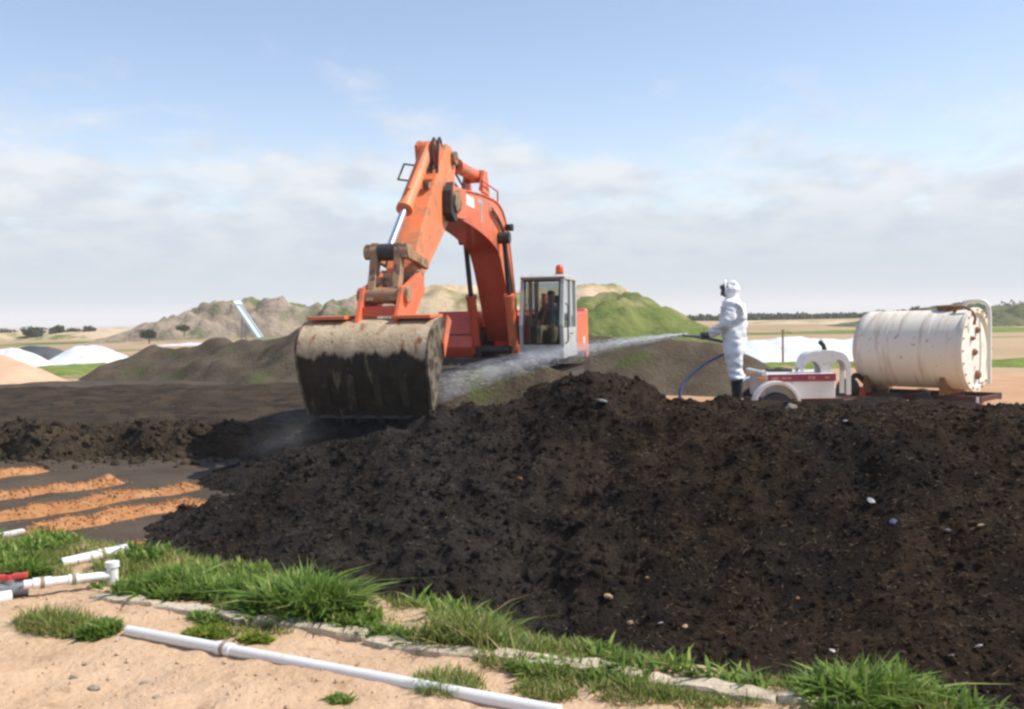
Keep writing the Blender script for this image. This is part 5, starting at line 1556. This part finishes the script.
kerb = empty('kerb', (KA.x, KA.y, 0)); tag(kerb, kind='structure')
t = -0.05; i = 0
r = random.Random(4)
while t < 4.9:
    ln = r.uniform(0.35, 0.75)
    q = KA + KD * (t + ln / 2) + KN * r.uniform(-0.025, 0.025)
    z = float(h_bank(np.array([q.x]), np.array([q.y]))[0])
    m = MB(); m.box((0, 0, 0), (ln, r.uniform(0.10, 0.14), 0.12))
    bmk = bmesh.new(); bmk.from_mesh(m.mesh('kerb_raw', None, 0.02))
    bmesh.ops.subdivide_edges(bmk, edges=[e for e in bmk.edges if e.calc_length() > 0.1], cuts=5, use_grid_fill=True)
    me = bpy.data.meshes.new('kerb_block'); bmk.to_mesh(me); bmk.free()
    for v_ in me.vertices:
        j = Vector((math.sin(v_.co.x * 37 + i) + math.sin(v_.co.z * 90), math.sin(v_.co.y * 53 + v_.co.x * 20 + i * 2), math.sin(v_.co.x * 29 + i * 3)))
        v_.co += j * 0.006
        v_.co.y += 0.012 * math.sin(v_.co.x * 11 + i * 1.7); v_.co.z += 0.007 * math.sin(v_.co.x * 17 + v_.co.y * 40 + i)
    o = link('kerb_block', me, 'concrete', kerb)
    o.location = (q.x - KA.x, q.y - KA.y, z - 0.028 + r.uniform(-0.014, 0.010))
    o.rotation_euler = (r.uniform(-.05, .05), r.uniform(-.02, .02), math.atan2(KD.y, KD.x) + r.uniform(-.05, .05))
    t += ln + r.uniform(0.006, 0.04); i += 1


# ------------------------------------------------------------------ grass
def blades(cx, cy, n, rad, hmin, hmax, wid, lean, seed, hf=None, ell=1.0, rot=0.0):
    r = np.random.default_rng(seed)
    if np.isscalar(rad):
        a = r.uniform(0, 2 * np.pi, n); q = rad * np.sqrt(r.random(n)) ** 0.9
        ox, oy = q * np.cos(a), q * np.sin(a) * ell
        x = cx + ox * math.cos(rot) - oy * math.sin(rot); y = cy + ox * math.sin(rot) + oy * math.cos(rot)
        hk = 1 - 0.55 * (q / rad) ** 2
    else:
        x, y = rad; n = len(x); hk = np.ones(n)
    bd_ = bank_d(x, y)
    keep = (np.abs(bd_) > 0.07) | (r.random(n) < 0.22)        # the kerb top stays clear
    x, y, hk, bd_ = x[keep], y[keep], hk[keep], bd_[keep]; n = len(x)
    hk = hk * np.where(bd_ < 0, 0.7, 1.0)
    z = h_bank(x, y) if hf is None else hf(x, y)
    h = r.uniform(hmin, hmax, n) * hk
    th = r.uniform(0, 2 * np.pi, n); ln = np.abs(r.normal(lean, lean * 0.5, n)) * h
    dx, dy = np.cos(th) * ln, np.sin(th) * ln
    wx, wy = -np.sin(th) * wid * r.uniform(.6, 1.3, n), np.cos(th) * wid * r.uniform(.6, 1.3, n)
    V = np.empty((n, 7, 3))
    for k, (t, ww) in enumerate(((0, .7), (.4, 1.0), (.75, .7))):
        px = x + dx * t ** 1.8; py = y + dy * t ** 1.8; pz = z - 0.01 + h * (t - 0.25 * t * t * np.minimum(ln / np.maximum(h, 1e-6), 1.2))
        V[:, 2 * k] = np.stack([px - wx * ww, py - wy * ww, pz], 1); V[:, 2 * k + 1] = np.stack([px + wx * ww, py + wy * ww, pz], 1)
    V[:, 6] = np.stack([x + dx, y + dy, z + h * (1 - 0.3 * np.minimum(ln / np.maximum(h, 1e-6), 1.4))], 1)
    F = np.array([[0, 1, 3], [0, 3, 2], [2, 3, 5], [2, 5, 4], [4, 5, 6]])[None] + (np.arange(n) * 7)[:, None, None]
    tone = np.repeat(np.where(r.random(n) < 0.07, 1.0, np.clip(r.beta(2, 3, n), 0, 1)), 7)
    return V.reshape(-1, 3), F.reshape(-1, 3), tone


def grass_obj(name, parts, m_, parent=None, org=(0, 0, 0)):
    o_ = 0; Vs, Fs, Ts = [], [], []
    for V, F, T in parts:
        Vs.append(V); Fs.append(F + o_); Ts.append(T); o_ += len(V)
    me = np_mesh(name, np.concatenate(Vs) - np.array(org), np.concatenate(Fs), False)
    at = me.attributes.new('tone', 'FLOAT', 'POINT'); at.data.foreach_set('value', np.concatenate(Ts).astype(np.float32))
    o = link(name, me, m_, parent); o.location = org
    return o


bk = (h_bank,)
CL = [(300, 612, 0.30, 0.126, 0.344, 1215, 'weed', 'tall bushy green weed clump against the dark heap toe', 1.0),
      (262, 612, 0.16, 0.048, 0.143, 472, 'weed', 'low leafy weed left of the tall bushy clump', 1.0),
      (352, 632, 0.15, 0.040, 0.122, 405, 'weed', 'low clover patch right of the tall bushy clump', 0.7),
      (462, 648, 0.22, 0.126, 0.336, 702, 'grass', 'tall grass tuft before the middle of the compost', 0.8),
      (448, 688, 0.17, 0.057, 0.166, 648, 'grass', 'olive green tuft touching the long white pipe', 0.9),
      (57, 628, 0.30, 0.064, 0.221, 1080, 'grass', 'wide green tuft in front of the white manifold pipe', 0.5),
      (98, 632, 0.13, 0.048, 0.133, 445, 'weed', 'round weed at the right end of the wide tuft, by the sand', 0.8),
      (150, 596, 0.26, 0.048, 0.166, 837, 'weed', 'weed clump right of the upright white stub', 0.7),
      (28, 577, 0.16, 0.057, 0.188, 486, 'weed', 'dark leafy weed behind the valve with red handle', 0.7),
      (205, 594, 0.22, 0.048, 0.177, 702, 'weed', 'weed clump at the left toe of the dark heap', 0.7),
      (208, 636, 0.14, 0.040, 0.122, 445, 'weed_yellow', 'yellowish weed behind the near end of the long pipe', 0.6),
      (256, 640, 0.10, 0.024, 0.088, 270, 'weed_yellow', 'small yellowish weed next to the kerb before the bushy clump', 0.6),
      (565, 678, 0.20, 0.048, 0.143, 756, 'grass', 'broad grass tuft below the kerb, left of the bottom middle', 0.7),
      (545, 697, 0.15, 0.040, 0.133, 567, 'grass', 'grass tuft at the lower right end of the long pipe', 0.7),
      (628, 694, 0.18, 0.040, 0.133, 702, 'grass', 'grass tuft in front of the kerb at the bottom middle', 0.7),
      (690, 702, 0.16, 0.032, 0.099, 513, 'grass', 'short grass patch before the pale kerb at the bottom', 0.6),
      (574, 668, 0.10, 0.032, 0.099, 297, 'weed', 'small clover on the compost edge beside the broad tuft', 0.8),
      (850, 709, 0.20, 0.064, 0.243, 837, 'weed', 'green weed clump at the bottom edge under the right pile', 0.8),
      (905, 712, 0.17, 0.040, 0.166, 567, 'grass', 'grass tuft right of the bottom edge weed clump', 0.8),
      (340, 703, 0.05, 0.024, 0.078, 148, 'weed', 'tiny weed on the sand below the long pipe', 0.9),
      (215, 618, 0.16, 0.032, 0.110, 405, 'weed', 'low weed on the kerb between yellowish weed and heap', 0.7),
      (118, 572, 0.22, 0.040, 0.143, 567, 'grass', 'grass tuft behind the white manifold pipe', 0.5),
      (176, 590, 0.20, 0.064, 0.221, 702, 'weed', 'upright weed by the tiny white pipe end', 0.7),
      (245, 598, 0.20, 0.057, 0.210, 702, 'weed', 'dense weed at the heap toe left of the tall bushy clump', 0.7),
      (330, 612, 0.20, 0.091, 0.264, 702, 'weed', 'right shoulder weed of the tall bushy clump', 0.8),
      (395, 640, 0.17, 0.040, 0.133, 567, 'weed', 'low weed between clover patch and tall grass tuft', 0.6),
      (430, 648, 0.17, 0.064, 0.221, 567, 'grass', 'grass tuft left of the tall grass tuft at the compost edge', 0.7),
      (505, 660, 0.17, 0.057, 0.198, 567, 'grass', 'grass tuft right of the tall grass tuft at the compost edge', 0.7),
      (540, 672, 0.16, 0.040, 0.143, 513, 'weed', 'weed behind the kerb left of the small clover', 0.7),
      (612, 680, 0.17, 0.040, 0.143, 540, 'weed', 'weed behind the kerb right of the small clover', 0.6),
      (660, 690, 0.17, 0.032, 0.122, 513, 'grass', 'grass tuft behind the kerb at the bottom middle', 0.6),
      (735, 700, 0.15, 0.024, 0.099, 405, 'grass', 'thin grass behind the kerb left of the bottom weed clump', 0.6),
      (880, 700, 0.16, 0.064, 0.243, 567, 'weed', 'taller weed behind the bottom edge weed clump', 0.8)]
for i, (u, v, rad, h0, h1, n, mt, lab, el) in enumerate(CL):
    c = hit(u, v, bk)
    root = empty('weed_clump', c); tag(root, lab, 'weed', 'weed clumps along the kerb')
    wid = 0.0032 if mt == 'grass' else 0.0055
    parts = [blades(c.x, c.y, n, rad, h0, h1, wid, 0.8, 700 + i, ell=el, rot=math.atan2(KD.y, KD.x))]
    if mt != 'grass':      # broad leaves low in the clump
        parts.append(blades(c.x, c.y, int(n * 0.8), rad * 0.95, h0 * 0.6, h1 * 0.85, 0.016, 1.1, 800 + i, ell=el, rot=math.atan2(KD.y, KD.x)))
    o = grass_obj('foliage', parts, mt, root, tuple(c)); o.location = (0, 0, 0)
# short grass between the clumps
n = 130000
t_ = rng.uniform(-3.0, 5.2, n); d_ = rng.normal(0.30, 0.42, n)
x = KA.x + KD.x * t_ + KN.x * d_; y = KA.y + KD.y * t_ + KN.y * d_
dens = 1.25 * fbm(x * 2.1, y * 2.1, 3, 900) + 0.50 * sstep(0.05, 0.3, d_) - 0.55 * sstep(0.12, 0.55, -d_) - 0.22 + 0.12 * (t_ < 1.2) * (d_ > 0.1)
ok = (dens > -0.08) & (np.abs(d_) > 0.075) & (rng.random(n) < np.clip((dens + 0.1) * 1.4, 0, 0.6)) & (h_bank(x, y) > -0.75)
x, y = x[ok], y[ok]
o = grass_obj('grass', [blades(0, 0, 0, (x, y), 0.02, 0.085, 0.0030, 0.7, 911)], 'grass'); tag(o, 'short patchy green grass along the kerb', 'grass', kind='stuff')

# leafy ground cover along the pile edge
n = 26000
t_ = rng.uniform(-3.0, 5.0, n); d_ = rng.uniform(0.08, 1.0, n)
x = KA.x + KD.x * t_ + KN.x * d_; y = KA.y + KD.y * t_ + KN.y * d_
dens = fbm(x * 2.4, y * 2.4, 3, 930)
ok = (dens > 0.06) & (rng.random(n) < 0.6) & (h_bank(x, y) > -0.6)
x, y = x[ok], y[ok]
o = grass_obj('ground_cover', [blades(0, 0, 0, (x, y), 0.03, 0.13, 0.011, 1.0, 931)], 'weed'); tag(o, 'low leafy weeds along the edge of the compost', 'weeds', kind='stuff')

# ------------------------------------------------------------------ litter on the piles and the sand
LIT = [(608, 598, 12, 'chip_pale', 'pale wood chip low on the windrow, largest of the light scraps'), (630, 624, 8, 'chip_pale', 'small pale wood chip below the largest light scrap'),
       (660, 624, 8, 'scrap_white', 'white scrap right of the two pale wood chips'), (685, 627, 7, 'chip_pale', 'pale chip right of the white scrap low on the windrow'),
       (797, 599, 7, 'wood_chip', 'orange chip on the windrow face above the bottom weed clump'), (947, 531, 9, 'scrap_white', 'white scrap on the right of the windrow face, left of a tan chip'),
       (980, 527, 8, 'chip_pale', 'tan chip at the right of the windrow face'), (978, 649, 13, 'scrap_white', 'biggest white scrap near the lower right corner'),
       (950, 657, 8, 'scrap_white', 'small white scrap left of the biggest one in the lower right'), (871, 503, 12, 'grey_metal', 'thin grey scrap in the upper right windrow face'),
       (893, 522, 9, 'hose', 'bluish scrap under the thin grey scrap'), (845, 422, 8, 'scrap_white', 'white scrap just below the crest under the tank'),
       (791, 409, 14, 'stone', 'pale grey stone on the crest by the trailer wheel'), (832, 651, 7, 'scrap_white', 'little white scrap above the bottom weed clump'),
       (602, 403, 15, 'grey_metal', 'grey plastic scrap near the top of the dark heap'), (592, 652, 13, 'hose', 'grey blue scrap at the windrow toe behind the clover'),
       (520, 480, 9, 'wood_chip', 'brown chip on the dark heap face'), (647, 579, 6, 'chip_pale', 'tiny pale chip above the small wood chips'),
       (145, 684, 10, 'stone', 'dark stone on the sand near the bottom left corner'), (95, 689, 12, 'stone', 'flat stone on the sand left of the dark stone'),
       (75, 678, 9, 'stone', 'small stone on the sand farther left'), (88, 664, 7, 'stone', 'pebble on the sand below the round weed'), (158, 698, 8, 'stone', 'pebble on the sand at the bottom edge')]
for i, (u, v, px, mt, lab) in enumerate(LIT):
    c = hit(u, v); k = c.y / 1000 * px / 2 * (0.78 if v < 660 else 1.0)
    m = MB(); r = np.random.default_rng(50 + i)
    flat = 0.25 if mt in ('grey_metal', 'scrap_white', 'hose') else 0.5
    V = ICO2 * (1 + r.uniform(-0.22, 0.22, (len(ICO2), 1))) * np.array([1.1, 0.8, flat]) * k
    m.add(V.tolist(), ICOF2.tolist())
    nm = 'stone' if mt == 'stone' else ('wood_chip' if mt in ('chip_pale', 'wood_chip') else 'scrap')
    o = m.build(nm, mt, None); o.location = c + Vector((0, -0.01, k * 0.25)); o.rotation_euler = (R(25 + r.uniform(-20, 25)) if c.z > -0.7 and v < 660 else 0, R(r.uniform(-20, 20)), r.uniform(0, 6))
    tag(o, lab, nm.replace('_', ' '))
# pebbles and crumbs on the sand
n = 2600; x = rng.uniform(-3.2, 1.5, n); y = rng.uniform(3.6, 6.0, n); ok = (bank_d(x, y) < 0.1)
x, y = x[ok], y[ok]; z = h_bank(x, y)
o = scatter_clods('pebbles', np.stack([x, y, z], 1), 0.003 * 6 ** (rng.random(len(x)) ** 2.5), 'sand', None); tag(o, 'scattered grit and pebbles on the sand', 'pebbles', kind='stuff')

# ------------------------------------------------------------------ water jet and dust
NZ = n1.copy(); TG = P(438, 388, 15.6)


def jet_pt(t):
    q = NZ.lerp(TG, t)
    q.z += 0.11 * 4 * t * (1 - t)
    return q


def vol_mat(name, col, dens, noise_scale=None, lo=0.45, hi=0.75, an=0.4, soft=False):
    m = bpy.data.materials.new(name); m.use_nodes = True
    t = m.node_tree; n = t.nodes; l = t.links
    n.remove(n['Principled BSDF'])
    pv = n.new('ShaderNodeVolumePrincipled')
    pv.inputs['Color'].default_value = (*col, 1); pv.inputs['Density'].default_value = dens; pv.inputs['Anisotropy'].default_value = an
    if noise_scale:
        co = n.new('ShaderNodeTexCoord'); no = n.new('ShaderNodeTexNoise'); no.inputs['Scale'].default_value = noise_scale; no.inputs['Detail'].default_value = 3
        l.new(co.outputs['Object'], no.inputs['Vector'])
        mr = n.new('ShaderNodeMapRange'); mr.inputs['From Min'].default_value = lo; mr.inputs['From Max'].default_value = hi; mr.inputs['To Max'].default_value = dens
        l.new(no.outputs['Fac'], mr.inputs['Value']); res = mr.outputs[0]
        if soft:      # density thins out towards the edge of the cloud
            gr = n.new('ShaderNodeTexGradient'); gr.gradient_type = 'QUADRATIC_SPHERE'; l.new(co.outputs['Object'], gr.inputs[0])
            mu = n.new('ShaderNodeMath'); mu.operation = 'MULTIPLY'; l.new(res, mu.inputs[0]); l.new(gr.outputs['Fac'], mu.inputs[1])
            m3 = n.new('ShaderNodeMath'); m3.operation = 'MULTIPLY'; m3.inputs[1].default_value = 3.0; l.new(mu.outputs[0], m3.inputs[0]); res = m3.outputs[0]
        l.new(res, pv.inputs['Density'])
    l.new(pv.outputs[0], n['Material Output'].inputs['Volume'])
    MATS[name] = m


vol_mat('mist_core', (0.97, 0.98, 1.0), 1.7)
vol_mat('mist_outer', (0.97, 0.98, 1.0), 1.35, 2.2, 0.26, 0.70)
mat('droplet', (0.85, 0.88, 0.92), None, rough=0.2)
spray = empty('water_jet', NZ); tag(spray, 'white water jet spraying from the hose towards the bucket', 'water jet', kind='stuff')
for nm, mt, r0, r1, tt in (('mist_core', 'mist_core', 0.02, 0.10, 0.8), ('mist_outer', 'mist_outer', 0.03, 0.25, 1.0)):
    pts = [jet_pt(t * tt) - NZ for t in np.linspace(0, 1, 14)]
    m = MB(); m.tube(pts, [r0 + (r1 - r0) * t ** 0.9 for t in np.linspace(0, 1, 14)], 14); o = m.build(nm, mt, spray, smooth=60); tag(o, kind='stuff')
n = 3000
t = rng.random(n) ** 1.9
base = np.array([jet_pt(a)[:] for a in t]) - np.array(NZ[:])
rad = (0.015 + 0.20 * t ** 0.9)
offs = rng.normal(size=(n, 3)) * rad[:, None] * 0.5
dirn = np.array((TG - NZ).normalized()[:])
ctr = base + offs
ax = np.repeat(dirn[None], n, 0) + offs * 0.25; ax /= np.linalg.norm(ax, axis=1)[:, None]
lnm = rng.uniform(0.015, 0.07, n)[:, None]; wd = rng.uniform(0.0008, 0.0022, n)[:, None]
s1 = np.cross(ax, np.array([0, 0, 1.0])); s1 /= np.linalg.norm(s1, axis=1)[:, None]; s2 = np.cross(ax, s1)
V = np.stack([ctr - ax * lnm, ctr + s1 * wd, ctr + s2 * wd, ctr - s1 * wd, ctr - s2 * wd, ctr + ax * lnm * 0.4], 1)
F = np.array([[0, 1, 2], [0, 2, 3], [0, 3, 4], [0, 4, 1], [5, 2, 1], [5, 3, 2], [5, 4, 3], [5, 1, 4]])[None] + (np.arange(n) * 6)[:, None, None]
o = link('droplets', np_mesh('droplets', V.reshape(-1, 3), F.reshape(-1, 3), False), 'droplet', spray); tag(o, kind='stuff')
vol_mat('dust_air', (0.80, 0.74, 0.66), 0.55, 1.6, 0.40, 0.75, 0.2, soft=True)
dp = P(292, 440, 14.6)
m = MB(); V = ICO2 * 1.0; m.add(V.tolist(), ICOF2.tolist()); o = m.build('dust_cloud', 'dust_air', None, smooth=60); o.location = dp; o.scale = (1.0, 0.8, 0.62); tag(o, 'faint grey dust cloud left of the bucket', 'dust', kind='stuff')

# ------------------------------------------------------------------ haze
vol_mat('air', (0.93, 0.96, 1.0), 0.00045, an=0.0)
m = MB(); m.box((0, 2900, 14.5), (8400, 6700, 60)); o = m.build('haze', 'air'); tag(o, 'thin pale haze over the far land', 'haze', kind='stuff')
